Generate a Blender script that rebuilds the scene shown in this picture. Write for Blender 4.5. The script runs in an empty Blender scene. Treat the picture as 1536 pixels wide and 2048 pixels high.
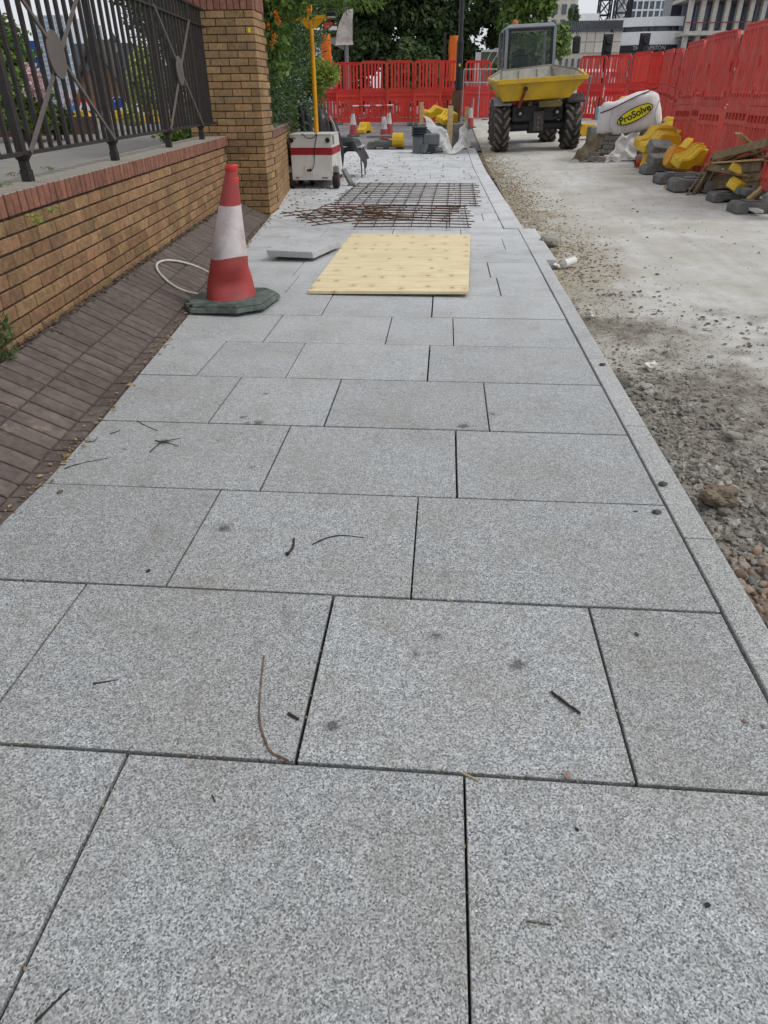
import bpy, bmesh, math, random
from mathutils import Vector, Matrix, noise
random.seed(11)
R = math.radians
SC = bpy.context.scene
COL = SC.collection
# ---------------------------------------------------------------- camera
F, PITCH, YAW, ROLL, EYE = 1348.66, .551888707, -.0838845508, -.0064308312, 1.28
_fw = Vector((math.sin(YAW)*math.cos(PITCH), math.cos(YAW)*math.cos(PITCH), -math.sin(PITCH)))
_r0 = Vector((math.cos(YAW), -math.sin(YAW), 0)); _u0 = _r0.cross(_fw)
_rt = math.cos(ROLL)*_r0 + math.sin(ROLL)*_u0
_up = -math.sin(ROLL)*_r0 + math.cos(ROLL)*_u0
cam = bpy.data.cameras.new('camera'); cam_ob = bpy.data.objects.new('camera', cam); COL.objects.link(cam_ob)
cam.sensor_fit = 'VERTICAL'; cam.sensor_height = 24; cam.lens = F/2048*24
cam.clip_start = .05; cam.clip_end = 1500
mw = Matrix((_rt, _up, -_fw)).transposed().to_4x4(); mw.translation = (0, 0, EYE)
cam_ob.matrix_world = mw; SC.camera = cam_ob
# ---------------------------------------------------------------- sky, sun, exposure
SUN_EL, SUN_AZ = 52, 98          # degrees, azimuth measured from +Y towards +X
w = bpy.data.worlds.new('World'); SC.world = w; w.use_nodes = True
nt = w.node_tree; nt.nodes.clear()
sky = nt.nodes.new('ShaderNodeTexSky'); sky.sky_type = 'NISHITA'; sky.sun_disc = False
sky.sun_elevation = R(SUN_EL); sky.sun_rotation = R(SUN_AZ); sky.air_density = 1.0; sky.dust_density = 3.0; sky.ozone_density = 1
hs = nt.nodes.new('ShaderNodeHueSaturation'); hs.inputs['Saturation'].default_value = .16; hs.inputs['Value'].default_value = 1.0
tcw = nt.nodes.new('ShaderNodeTexCoord')
cn = nt.nodes.new('ShaderNodeTexNoise'); cn.inputs['Scale'].default_value = 2.2; cn.inputs['Detail'].default_value = 6
mr = nt.nodes.new('ShaderNodeMapRange'); mr.inputs[1].default_value = .3; mr.inputs[2].default_value = .75; mr.inputs[3].default_value = .55; mr.inputs[4].default_value = .85
ov = nt.nodes.new('ShaderNodeMix'); ov.data_type = 'RGBA'; ov.inputs[7].default_value = (7.6, 7.9, 8.4, 1)   # overcast cloud deck over the clear-sky model
bg = nt.nodes.new('ShaderNodeBackground'); bg.inputs['Strength'].default_value = .12
out = nt.nodes.new('ShaderNodeOutputWorld')
L = nt.links.new
L(sky.outputs[0], hs.inputs['Color']); L(tcw.outputs['Generated'], cn.inputs['Vector']); L(cn.outputs[0], mr.inputs[0])
L(mr.outputs[0], ov.inputs[0]); L(hs.outputs[0], ov.inputs[6]); L(ov.outputs[2], bg.inputs['Color']); L(bg.outputs[0], out.inputs[0])
sun = bpy.data.lights.new('sun', 'SUN'); sun.energy = 1.25; sun.angle = R(16); sun.color = (1, .97, .92)
sun_ob = bpy.data.objects.new('sun', sun); COL.objects.link(sun_ob)
sd = Vector((math.sin(R(SUN_AZ))*math.cos(R(SUN_EL)), math.cos(R(SUN_AZ))*math.cos(R(SUN_EL)), math.sin(R(SUN_EL))))
sun_ob.rotation_euler = sd.to_track_quat('Z', 'Y').to_euler(); sun_ob.location = sd*40
SC.view_settings.view_transform = 'Standard'; SC.view_settings.look = 'None'
SC.view_settings.exposure = 0.0; SC.view_settings.gamma = 1
# ---------------------------------------------------------------- survey helpers: photo bearing -> place on a plane
def ray(x, y): return _fw*F + _rt*(x-768) - _up*(y-1024)
def G(x, y, z=0.):                       # point at height z
    d = ray(x, y); t = (z-EYE)/d.z; return Vector((0, 0, EYE)) + d*t
def D(x, y, Y):                          # point at distance Y along the street
    d = ray(x, y); t = Y/d.y; return Vector((0, 0, EYE)) + d*t
def lerp(a, b, t): return a+(b-a)*t
def clamp(x, a=0., b=1.): return max(a, min(b, x))
def smooth(a, b, x):
    t = clamp((x-a)/(b-a)); return t*t*(3-2*t)
def zg(Y): return .03*max(0., Y-16.) if Y < 32 else .48
def zroad(X, Y):
    return zg(Y) - .075*(1-smooth(6, 14, Y)) - .01 + .034*clamp(X-1.0, 0, 7)*smooth(8, 15, Y)
# ---------------------------------------------------------------- materials
def lin(h):
    h = h.lstrip('#'); o = []
    for i in (0, 2, 4):
        c = int(h[i:i+2], 16)/255; o.append(c/12.92 if c <= .04045 else ((c+.055)/1.055)**2.4)
    return (*o, 1)
def nodes(name):
    m = bpy.data.materials.new(name); m.use_nodes = True; n = m.node_tree; n.nodes.clear()
    o = n.nodes.new('ShaderNodeOutputMaterial'); b = n.nodes.new('ShaderNodeBsdfPrincipled'); n.links.new(b.outputs[0], o.inputs[0])
    return m, n, b
def nd(n, t, **kw):
    x = n.nodes.new(t)
    for k, v in kw.items():
        if k.startswith('i_'):
            k = k[2:]; x.inputs[int(k) if k.isdigit() else k].default_value = v
        else: setattr(x, k, v)
    return x
def vec(n, world=False):
    """texture coordinates; object space with a random shift for each object"""
    if world: return nd(n, 'ShaderNodeNewGeometry').outputs['Position']
    t = nd(n, 'ShaderNodeTexCoord'); oi = nd(n, 'ShaderNodeObjectInfo')
    mu = nd(n, 'ShaderNodeMath', operation='MULTIPLY', i_1=57.); n.links.new(oi.outputs['Random'], mu.inputs[0])
    a = nd(n, 'ShaderNodeVectorMath', operation='ADD'); n.links.new(t.outputs['Object'], a.inputs[0]); n.links.new(mu.outputs[0], a.inputs[1])
    return a.outputs[0]
def noi(n, v, scale, detail=4, rough=.55, lo=.35, hi=.65):
    t = nd(n, 'ShaderNodeTexNoise', i_Scale=scale, i_Detail=detail, i_Roughness=rough); n.links.new(v, t.inputs['Vector'])
    r = nd(n, 'ShaderNodeMapRange', i_1=lo, i_2=hi); n.links.new(t.outputs[0], r.inputs[0]); return r.outputs[0]
def mixc(n, f, a, b, mode='MIX'):
    x = nd(n, 'ShaderNodeMix', data_type='RGBA', blend_type=mode)
    for s, k in ((f, 0), (a, 6), (b, 7)):
        if hasattr(s, 'links'): n.links.new(s, x.inputs[k])
        else: x.inputs[k].default_value = s
    return x.outputs[2]
def fmath(n, op, a, b=0., cl=False):
    x = nd(n, 'ShaderNodeMath', operation=op, use_clamp=cl)
    for s, k in ((a, 0), (b, 1)):
        if hasattr(s, 'links'): n.links.new(s, x.inputs[k])
        else: x.inputs[k].default_value = s
    return x.outputs[0]
def bump(n, b, h, strength, dist=.01):
    x = nd(n, 'ShaderNodeBump', i_Strength=strength, i_Distance=dist); n.links.new(h, x.inputs['Height']); n.links.new(x.outputs[0], b.inputs['Normal'])
MATS = {}
def M(name, c1, c2=None, scale=12., rough=.7, rand=.0, bmp=.25, bscale=60., metal=0., dirt=None, dscale=3., damt=.5, world=False, spec=.35, alpha=1., trans=0., island=0.):
    if name in MATS: return MATS[name]
    m, n, b = nodes(name); v = vec(n, world)
    c1 = lin(c1); c2 = lin(c2) if c2 else c1
    col = mixc(n, noi(n, v, scale, 5), c1, c2)
    if dirt: col = mixc(n, fmath(n, 'MULTIPLY', noi(n, v, dscale, 6, .65, .45, .75), damt), col, lin(dirt))
    if rand or island:
        h = nd(n, 'ShaderNodeHueSaturation'); n.links.new(col, h.inputs['Color'])
        src = nd(n, 'ShaderNodeObjectInfo').outputs['Random'] if rand else nd(n, 'ShaderNodeNewGeometry').outputs['Random Per Island']
        am = rand or island
        r = nd(n, 'ShaderNodeMapRange', i_3=1-am, i_4=1+am); n.links.new(src, r.inputs[0]); n.links.new(r.outputs[0], h.inputs['Value'])
        if rand:
            wn = nd(n, 'ShaderNodeTexWhiteNoise', noise_dimensions='1D'); n.links.new(src, wn.inputs['W'])
            r2 = nd(n, 'ShaderNodeMapRange', i_3=.5-.035*am, i_4=.5+.035*am); n.links.new(wn.outputs[0], r2.inputs[0]); n.links.new(r2.outputs[0], h.inputs['Hue'])
        col = h.outputs[0]
    n.links.new(col, b.inputs['Base Color'])
    b.inputs['Roughness'].default_value = rough; b.inputs['Metallic'].default_value = metal
    b.inputs['Specular IOR Level'].default_value = spec
    if alpha < 1: b.inputs['Alpha'].default_value = alpha
    if trans: b.inputs['Transmission Weight'].default_value = trans
    if bmp: bump(n, b, noi(n, v, bscale, 4, .6, .2, .8), bmp)
    MATS[name] = m; return m
# ---------------------------------------------------------------- mesh helpers
class MB:
    def __init__(s): s.v = []; s.f = []
    def add(s, vs, fs):
        o = len(s.v); s.v += [tuple(p) for p in vs]; s.f += [tuple(i+o for i in f) for f in fs]; return s
    def hexa(s, p):           # 8 points: bottom ring 0-3, top ring 4-7 (ccw)
        return s.add(p, [(3, 2, 1, 0), (4, 5, 6, 7), (0, 1, 5, 4), (1, 2, 6, 5), (2, 3, 7, 6), (3, 0, 4, 7)])
    def box(s, c, d, rot=None):
        c = Vector(c); x, y, z = d[0]/2, d[1]/2, d[2]/2
        ps = [Vector(q) for q in ((-x, -y, -z), (x, -y, -z), (x, y, -z), (-x, y, -z), (-x, -y, z), (x, -y, z), (x, y, z), (-x, y, z))]
        if rot is not None: ps = [rot @ q for q in ps]
        return s.hexa([q+c for q in ps])
    def bar(s, a, b, wd, ht, up=(0, 0, 1)):   # rectangular bar from a to b
        a, b = Vector(a), Vector(b); d = (b-a).normalized(); u = Vector(up)
        if abs(d.dot(u)) > .98: u = Vector((1, 0, 0))
        r = d.cross(u).normalized(); u = r.cross(d).normalized()
        r *= wd/2; u *= ht/2
        return s.hexa([a-r-u, a+r-u, a+r+u, a-r+u, b-r-u, b+r-u, b+r+u, b-r+u][:8]) if False else s.add(
            [a-r-u, a+r-u, a+r+u, a-r+u, b-r-u, b+r-u, b+r+u, b-r+u], [(0, 1, 2, 3), (7, 6, 5, 4), (0, 4, 5, 1), (1, 5, 6, 2), (2, 6, 7, 3), (3, 7, 4, 0)])
    def tube(s, pts, r, n=8, caps=True):
        pts = [Vector(p) for p in pts]; k = len(pts); rs = r if isinstance(r, (list, tuple)) else [r]*k
        vs = []; pu = None
        for i, p in enumerate(pts):
            d = (pts[min(i+1, k-1)]-pts[max(i-1, 0)]).normalized()
            u = Vector((0, 0, 1)) if pu is None else pu
            if abs(d.dot(u)) > .95: u = Vector((1, 0, 0)) if abs(d.x) < .9 else Vector((0, 1, 0))
            a = d.cross(u).normalized(); u = a.cross(d).normalized(); pu = u
            for j in range(n):
                t = 2*math.pi*j/n; vs.append(p + a*(rs[i]*math.cos(t)) + u*(rs[i]*math.sin(t)))
        fs = [(i*n+j, i*n+(j+1) % n, (i+1)*n+(j+1) % n, (i+1)*n+j) for i in range(k-1) for j in range(n)]
        if caps: fs += [tuple(range(n-1, -1, -1)), tuple(range((k-1)*n, k*n))]
        return s.add(vs, fs)
    def cyl(s, a, b, r, r2=None, n=16): return s.tube([a, b], [r, r if r2 is None else r2], n)
    def lathe(s, prof, n=24, c=(0, 0, 0), axis='z', sq=0.):
        c = Vector(c); vs = []
        for (r, z) in prof:
            for j in range(n):
                t = 2*math.pi*j/n; x, y = r*math.cos(t), r*math.sin(t)
                vs.append(c+(Vector((x, y, z)) if axis == 'z' else Vector((z, x, y)) if axis == 'x' else Vector((x, z, y))))
        k = len(prof)
        fs = [(i*n+j, i*n+(j+1) % n, (i+1)*n+(j+1) % n, (i+1)*n+j) for i in range(k-1) for j in range(n)]
        fs += [tuple(range(n-1, -1, -1)), tuple(range((k-1)*n, k*n))]
        return s.add(vs, fs)
    def prism(s, poly, h0, h1, f):      # poly of 2d points, f(u,v,h)->3d
        k = len(poly); vs = [f(u, v, h0) for u, v in poly]+[f(u, v, h1) for u, v in poly]
        return s.add(vs, [tuple(range(k-1, -1, -1)), tuple(range(k, 2*k))]+[(i, (i+1) % k, (i+1) % k+k, i+k) for i in range(k)])
    def rock(s, c, r, sq=(1, 1, 1), amp=.25, rot=None):
        c = Vector(c); t = random.random()*50
        rot = rot if rot is not None else Matrix.Rotation(random.random()*6.28, 3, 'Z') @ Matrix.Rotation(random.uniform(-.6, .6), 3, 'X')
        vs = []
        for p in ICO[0]:
            q = p*(1+amp*noise.noise(p*1.3+Vector((t, t*.7, 0)))*1.6)
            q = rot @ Vector((q.x*sq[0], q.y*sq[1], q.z*sq[2])); vs.append(c+q*r)
        return s.add(vs, ICO[1])
    def mesh(s, name, sm=False, bevel=0., angle=40):
        me = bpy.data.meshes.new(name); me.from_pydata(s.v, [], s.f); me.validate()
        bm = bmesh.new(); bm.from_mesh(me)
        bmesh.ops.recalc_face_normals(bm, faces=bm.faces)
        if bevel:
            es = [e for e in bm.edges if len(e.link_faces) == 2 and e.calc_face_angle(0) > .5]
            bmesh.ops.bevel(bm, geom=es, offset=bevel, segments=1, affect='EDGES', clamp_overlap=True)
        bm.to_mesh(me); bm.free()
        if sm:
            me.polygons.foreach_set('use_smooth', [True]*len(me.polygons))
            me.set_sharp_from_angle(angle=R(angle))
        return me
    def obj(s, name, mat, parent=None, sm=False, bevel=0., loc=None, rot=None, angle=40):
        return link(name, s.mesh(name, sm, bevel, angle), mat, parent, loc, rot)
def _ico(sub):
    bm = bmesh.new(); bmesh.ops.create_icosphere(bm, subdivisions=sub, radius=1); bm.verts.ensure_lookup_table()
    r = ([v.co.copy() for v in bm.verts], [tuple(v.index for v in f.verts) for f in bm.faces]); bm.free(); return r
ICO = _ico(2); ICO1 = _ico(1)
def link(name, me, mat=None, parent=None, loc=None, rot=None):
    o = bpy.data.objects.new(name, me); COL.objects.link(o)
    if mat is not None and me is not None and not me.materials: me.materials.append(mat)
    if parent is not None: o.parent = parent
    if loc is not None: o.location = loc
    if rot is not None: o.rotation_euler = rot
    return o
def tag(o, label, cat, group=None):
    o['label'] = label; o['category'] = cat
    if group: o['group'] = group
    return o
def thing(name, label, cat, loc=(0, 0, 0), rot=(0, 0, 0), group=None):
    o = bpy.data.objects.new(name, None); COL.objects.link(o); o.empty_display_size = .2
    o.location = loc; o.rotation_euler = rot; return tag(o, label, cat, group)
def structure(o): o['kind'] = 'structure'; return o
def stuff(o, label, cat=None, group=None):
    o['kind'] = 'stuff'
    if label: o['label'] = label
    if cat: o['category'] = cat
    return o
def dup(root, loc=None, rot=None, label=None):
    c = root.copy(); COL.objects.link(c)
    if loc is not None: c.location = loc
    if rot is not None: c.rotation_euler = rot
    if label: c['label'] = label
    for ch in list(root.children):
        d = ch.copy(); COL.objects.link(d); d.parent = c
        for g in list(ch.children):
            e = g.copy(); COL.objects.link(e); e.parent = d
    return c
def clip(poly, a, b, c):        # keep a*x+b*y+c >= 0
    o = []
    for i in range(len(poly)):
        p, q = poly[i], poly[(i+1) % len(poly)]; dp, dq = a*p[0]+b*p[1]+c, a*q[0]+b*q[1]+c
        if dp >= 0: o.append(p)
        if (dp < 0) != (dq < 0):
            t = dp/(dp-dq); o.append((p[0]+(q[0]-p[0])*t, p[1]+(q[1]-p[1])*t))
    return o
# ================================================================ near materials
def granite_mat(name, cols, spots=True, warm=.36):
    m, n, b = nodes(name); v = vec(n, True)
    vo = nd(n, 'ShaderNodeTexVoronoi', i_Scale=310.); n.links.new(v, vo.inputs['Vector'])
    sp = nd(n, 'ShaderNodeSeparateColor'); n.links.new(vo.outputs['Color'], sp.inputs[0])
    a = nd(n, 'ShaderNodeTexNoise', i_Scale=185., i_Detail=3., i_Roughness=.7); n.links.new(v, a.inputs['Vector'])
    q = fmath(n, 'ADD', fmath(n, 'MULTIPLY', sp.outputs[0], .46), fmath(n, 'MULTIPLY', a.outputs[0], .62))
    r = nd(n, 'ShaderNodeValToRGB'); n.links.new(q, r.inputs[0]); cr = r.color_ramp
    cr.elements[0].position = .24; cr.elements[0].color = lin(cols[0]); cr.elements[1].position = .80; cr.elements[1].color = lin(cols[3])
    e = cr.elements.new(.42); e.color = lin(cols[1]); e = cr.elements.new(.58); e.color = lin(cols[2])
    col = r.outputs[0]
    sk = nd(n, 'ShaderNodeMapRange', i_1=.16, i_2=.07, i_4=.75); n.links.new(sp.outputs[2], sk.inputs[0]); col = mixc(n, sk.outputs[0], col, lin('#2f3134'))     # black mica specks
    wt = nd(n, 'ShaderNodeMapRange', i_1=.88, i_2=.96, i_4=.55); n.links.new(sp.outputs[1], wt.inputs[0]); col = mixc(n, wt.outputs[0], col, lin('#dfe1e1'))
    col = mixc(n, fmath(n, 'MULTIPLY', noi(n, v, 34., 2, .6, .4, .62), .28), col, lin('#6c6e6e'))
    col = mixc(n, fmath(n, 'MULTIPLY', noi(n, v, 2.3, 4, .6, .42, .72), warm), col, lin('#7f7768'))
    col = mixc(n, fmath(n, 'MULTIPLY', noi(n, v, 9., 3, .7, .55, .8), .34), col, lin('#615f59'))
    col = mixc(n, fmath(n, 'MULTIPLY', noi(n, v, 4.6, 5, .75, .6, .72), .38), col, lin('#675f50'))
    sx = nd(n, 'ShaderNodeSeparateXYZ'); n.links.new(v, sx.inputs[0])     # pale cutting dust towards the works; its fade also paints the lens's darker foreground
    du = nd(n, 'ShaderNodeMapRange', i_1=1.6, i_2=10., i_4=.8); n.links.new(sx.outputs[1], du.inputs[0])
    col = mixc(n, fmath(n, 'MULTIPLY', du.outputs[0], noi(n, v, 3.1, 4, .65, .15, .55)), col, lin('#cfd1d3'))
    if spots:
        ms = None
        for (x, y, rr) in [(485, 835, .022), (517, 845, .028), (530, 788, .018), (250, 898, .016), (328, 884, .035), (505, 934, .014), (483, 866, .012), (926, 852, .03), (985, 828, .02), (495, 845, .015), (435, 880, .01), (870, 1270, .022), (832, 1308, .014), (1012, 1290, .012), (1034, 1328, .028), (664, 1452, .02), (450, 1056, .03)]:
            p = G(x, y); dv = nd(n, 'ShaderNodeVectorMath', operation='DISTANCE'); n.links.new(v, dv.inputs[0]); dv.inputs[1].default_value = p
            k = fmath(n, 'SUBTRACT', rr, dv.outputs['Value']); ms = k if ms is None else fmath(n, 'MAXIMUM', ms, k)
        wob = nd(n, 'ShaderNodeTexNoise', i_Scale=38., i_Detail=3., i_Roughness=.7); n.links.new(v, wob.inputs['Vector'])
        k = fmath(n, 'ADD', ms, fmath(n, 'MULTIPLY', fmath(n, 'SUBTRACT', wob.outputs[0], .5), .06))
        mm = nd(n, 'ShaderNodeMapRange', i_1=-.002, i_2=.018, i_4=.72); n.links.new(k, mm.inputs[0])
        col = mixc(n, mm.outputs[0], col, lin('#2c2a27'))
    h = nd(n, 'ShaderNodeHueSaturation'); n.links.new(col, h.inputs['Color'])
    oi = nd(n, 'ShaderNodeObjectInfo'); mr_ = nd(n, 'ShaderNodeMapRange', i_3=.93, i_4=1.05); n.links.new(oi.outputs['Random'], mr_.inputs[0]); n.links.new(mr_.outputs[0], h.inputs['Value'])
    n.links.new(h.outputs[0], b.inputs['Base Color']); b.inputs['Roughness'].default_value = .62; b.inputs['Specular IOR Level'].default_value = .3
    return m
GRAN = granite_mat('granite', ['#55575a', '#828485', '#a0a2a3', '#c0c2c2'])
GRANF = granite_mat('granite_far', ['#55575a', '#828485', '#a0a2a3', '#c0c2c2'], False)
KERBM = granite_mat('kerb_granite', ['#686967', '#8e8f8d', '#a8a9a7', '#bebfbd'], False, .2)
BED = M('sand_bedding', '#2b2a28', '#4a4640', 40, .95)
BANKB = M('brown_paver', '#675a55', '#534b48', 26, .85, rand=.13, bmp=.4, bscale=90, dirt='#7d756b', dscale=9, damt=.5)
BANKJ = M('paver_joint', '#3f3733', '#5b4f48', 30, .95, bmp=.5)
BUFF = M('buff_brick', '#a5805c', '#86694b', 30, .85, rand=.24, bmp=.6, bscale=130, dirt='#5d4c38', dscale=14, damt=.55)
BUFF2 = M('buff_brick_pier', '#aa8760', '#917652', 30, .85, rand=.2, bmp=.6, bscale=130, dirt='#6a563c', dscale=14, damt=.45)
def weather(m, amt=.5):
    n = m.node_tree; b = [x for x in n.nodes if x.type == 'BSDF_PRINCIPLED'][0]; src = b.inputs['Base Color'].links[0].from_socket; v = vec(n, True)
    c = mixc(n, fmath(n, 'MULTIPLY', noi(n, v, 2.6, 6, .7, .48, .72), amt), src, lin('#4b3f33'))
    c = mixc(n, fmath(n, 'MULTIPLY', noi(n, v, 5.5, 6, .75, .6, .75), .45), c, lin('#b3a48e')); n.links.new(c, b.inputs['Base Color'])
weather(BUFF, .65); weather(BUFF2, .5); weather(BANKB, .35)
MORT = M('dark_mortar', '#3f362e', '#554a3f', 40, .95, bmp=.5)
def coping_mat(name, c1, c2):
    m, n, b = nodes(name); v = vec(n)
    col = mixc(n, noi(n, v, 26, 5), lin(c1), lin(c2))
    h = nd(n, 'ShaderNodeHueSaturation'); n.links.new(col, h.inputs['Color']); oi = nd(n, 'ShaderNodeObjectInfo')
    r = nd(n, 'ShaderNodeMapRange', i_3=.78, i_4=1.2); n.links.new(oi.outputs['Random'], r.inputs[0]); n.links.new(r.outputs[0], h.inputs['Value'])
    g = nd(n, 'ShaderNodeNewGeometry'); s = nd(n, 'ShaderNodeSeparateXYZ'); n.links.new(g.outputs['True Normal'], s.inputs[0])
    f = fmath(n, 'MULTIPLY', fmath(n, 'GREATER_THAN', s.outputs[2], .7), noi(n, v, 18, 4, .6, .1, .5))
    n.links.new(mixc(n, f, h.outputs[0], lin('#8d887e')), b.inputs['Base Color']); b.inputs['Roughness'].default_value = .85
    bump(n, b, noi(n, v, 110, 4, .6, .2, .8), .4); return m
COPE = coping_mat('coping_brick', '#8e5f4b', '#744d40')
COPE2 = coping_mat('coping_brick_brown', '#876152', '#6e5247')
IRON = M('railing_iron', '#2f2926', '#231f1d', 20, .55, bmp=.15, spec=.4)
IRON2 = M('railing_disc_paint', '#625a57', '#5a5350', 5, .6, bmp=.05)
# ================================================================ ground, pavement
def wallx(Y): return -2.15-.0897*(Y-3.4)
def edgex(Y): return -1.53-.1*max(0, Y-2.4) if Y < 9.2 else -2.215-.12*(Y-9.2)
def grid(name, xs, ys, fz, mat, soil=None):
    me = bpy.data.meshes.new(name); nx = len(xs)
    vs = [(x, y, fz(x, y)) for y in ys for x in xs]
    fs = [(j*nx+i, j*nx+i+1, (j+1)*nx+i+1, (j+1)*nx+i) for j in range(len(ys)-1) for i in range(nx-1)]
    me.from_pydata(vs, [], fs); me.polygons.foreach_set('use_smooth', [True]*len(fs))
    if soil:
        for nm, fn in soil.items():
            at = me.attributes.new(nm, 'FLOAT', 'POINT'); at.data.foreach_set('value', [fn(p[0], p[1]) for p in vs])
    return link(name, me, mat)
ASPH = M('asphalt', '#77767a', '#636266', 6, .9, bmp=.5, bscale=40, dirt='#9a948a', dscale=.6, damt=.6, world=True)
def frange(a, b, s):
    o = []; x = a
    while x < b-1e-6: o.append(x); x += s
    return o+[b]
structure(grid('ground', [-400, -120, -40, -20, -10, -5, -2.5, 0, 2.5, 5, 10, 20, 40, 120, 400], [-6, 0, 6, 10, 13, 16, 19, 22, 25, 28, 32, 60, 120, 300, 900], lambda x, y: zg(y)-.16+(.03*clamp(x-1, 0, 7)*smooth(8, 15, y)), ASPH))
pav = bpy.data.objects.new('pavement', None); COL.objects.link(pav); structure(pav)
GAU, Y0 = .6055, .98
joints = {-2: [G(90, 2048).x-.2, .1], -1: [G(238, 1545).x, G(928, 1548).x], 0: [G(88, 1284).x, G(592, 1523).x, G(1275, 1570).x], 1: [G(332, 1170).x, G(822, 1192).x], 2: [G(520, 979).x, G(914, 995).x],
          3: [G(416, 846).x, G(648, 852).x, G(979, 860).x], 4: [G(390, 752).x, G(570, 756).x, G(854, 763).x], 5: [G(525, 684).x, G(770, 690).x, G(907, 691).x],
          6: [G(640, 634).x, G(863, 634).x], 7: [G(568, 588).x, G(1002, 590).x], 9: [-1.3, -.55, .2], 10: [-.9, -.15, .62]}
def kerbin(Y): return .853 if Y < 8.3 else .69-.0125*(Y-8.3)
rows_n = 31
for k in range(-2, rows_n):
    ya, yb = Y0+k*GAU, Y0+(k+1)*GAU; ym = (ya+yb)/2
    js = sorted(joints.get(k, []))
    if not js:
        x = random.uniform(-.2, .5)
        while x > -4: js.append(x); x -= random.choice((.756, .756, .756, .906))
        js = sorted(js)
    while js[0] > edgex(ym)+.9: js.insert(0, js[0]-.756)
    while js[-1] < kerbin(ym)-.95: js.append(js[-1]+.756)
    js = [x for x in js if edgex(ya)+.08 < x < kerbin(ym)-.1]
    xs = [-6.]+js+[kerbin(ym)-.004]
    for a, b_ in zip(xs[:-1], xs[1:]):
        ga = random.uniform(.0025, .0055); gb = random.uniform(.0025, .0055); gy = .0035 if k > 4 else .005
        poly = [(a+ga, ya+gy), (b_-gb, ya+gy), (b_-gb, yb-gy), (a+ga, yb-gy)]
        s = edgex(yb)-edgex(ya)
        poly = clip(poly, GAU, -s, -(edgex(ya)+.012)*GAU+s*ya)     # trimmed to the brick margin
        if len(poly) < 3: continue
        cx = sum(p[0] for p in poly)/len(poly); cy = sum(p[1] for p in poly)/len(poly); dz = random.uniform(-.0012, .0012)
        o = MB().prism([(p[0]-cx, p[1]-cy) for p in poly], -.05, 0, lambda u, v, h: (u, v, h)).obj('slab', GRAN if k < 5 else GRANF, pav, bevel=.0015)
        o.location = (cx, cy, zg(cy)+dz); sl = .03 if cy > 16 else 0; o.rotation_euler = (sl+random.uniform(-.0015, .0015), random.uniform(-.0015, .0015), 0)
YEND = Y0+rows_n*GAU
bd = MB()
for ya, yb in ((-.4, 9.3), (9.3, 16), (16, YEND)):
    bd.hexa([(edgex(ya)-.1 if ya < 9 else edgex(ya)+.01, ya, zg(ya)-.1), (kerbin(yb)+.02, ya, zg(ya)-.1), (kerbin(yb)+.02, yb, zg(yb)-.1), (edgex(yb)+.01, yb, zg(yb)-.1),
             (edgex(ya)-.1 if ya < 9 else edgex(ya)+.01, ya, zg(ya)-.03), (kerbin(yb)+.02, ya, zg(ya)-.03), (kerbin(yb)+.02, yb, zg(yb)-.03), (edgex(yb)+.01, yb, zg(yb)-.03)])
bd.obj('bedding', BED, pav)
# kerb
kerb = bpy.data.objects.new('kerb', None); COL.objects.link(kerb); structure(kerb)
def kerbstone(ya, yb, xa, xb, w_, dz=0.):
    g = .003
    f = lambda u, v, h: (lerp(xa, xb, (v-ya)/(yb-ya))+u, v, h+zg(v)+dz)
    prof = [(0, -.2), (w_+.012, -.2), (w_+.012, -.028), (w_-.012, .0), (0, 0)]
    m = MB(); k = len(prof); vs = [f(u, ya+g, z) for u, z in prof]+[f(u, yb-g, z) for u, z in prof]
    m.add(vs, [tuple(range(k)), tuple(range(2*k-1, k-1, -1))]+[(i, i+k, (i+1) % k+k, (i+1) % k) for i in range(k)])
    return m.obj('kerb_stone', KERBM, kerb, bevel=.003)
for y in [1.98+.92*i for i in range(-3, 5)]: kerbstone(y, y+.92, .857, .857, .105)
kerbstone(6.58, 7.44, .857, .855, .2); kerbstone(7.44, 8.3, .855, .853, .2)
y = 8.3
while y < YEND-.2: kerbstone(y, y+.915, kerbin(y)+.004, kerbin(y+.915)+.004, .225); y += .915
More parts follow.
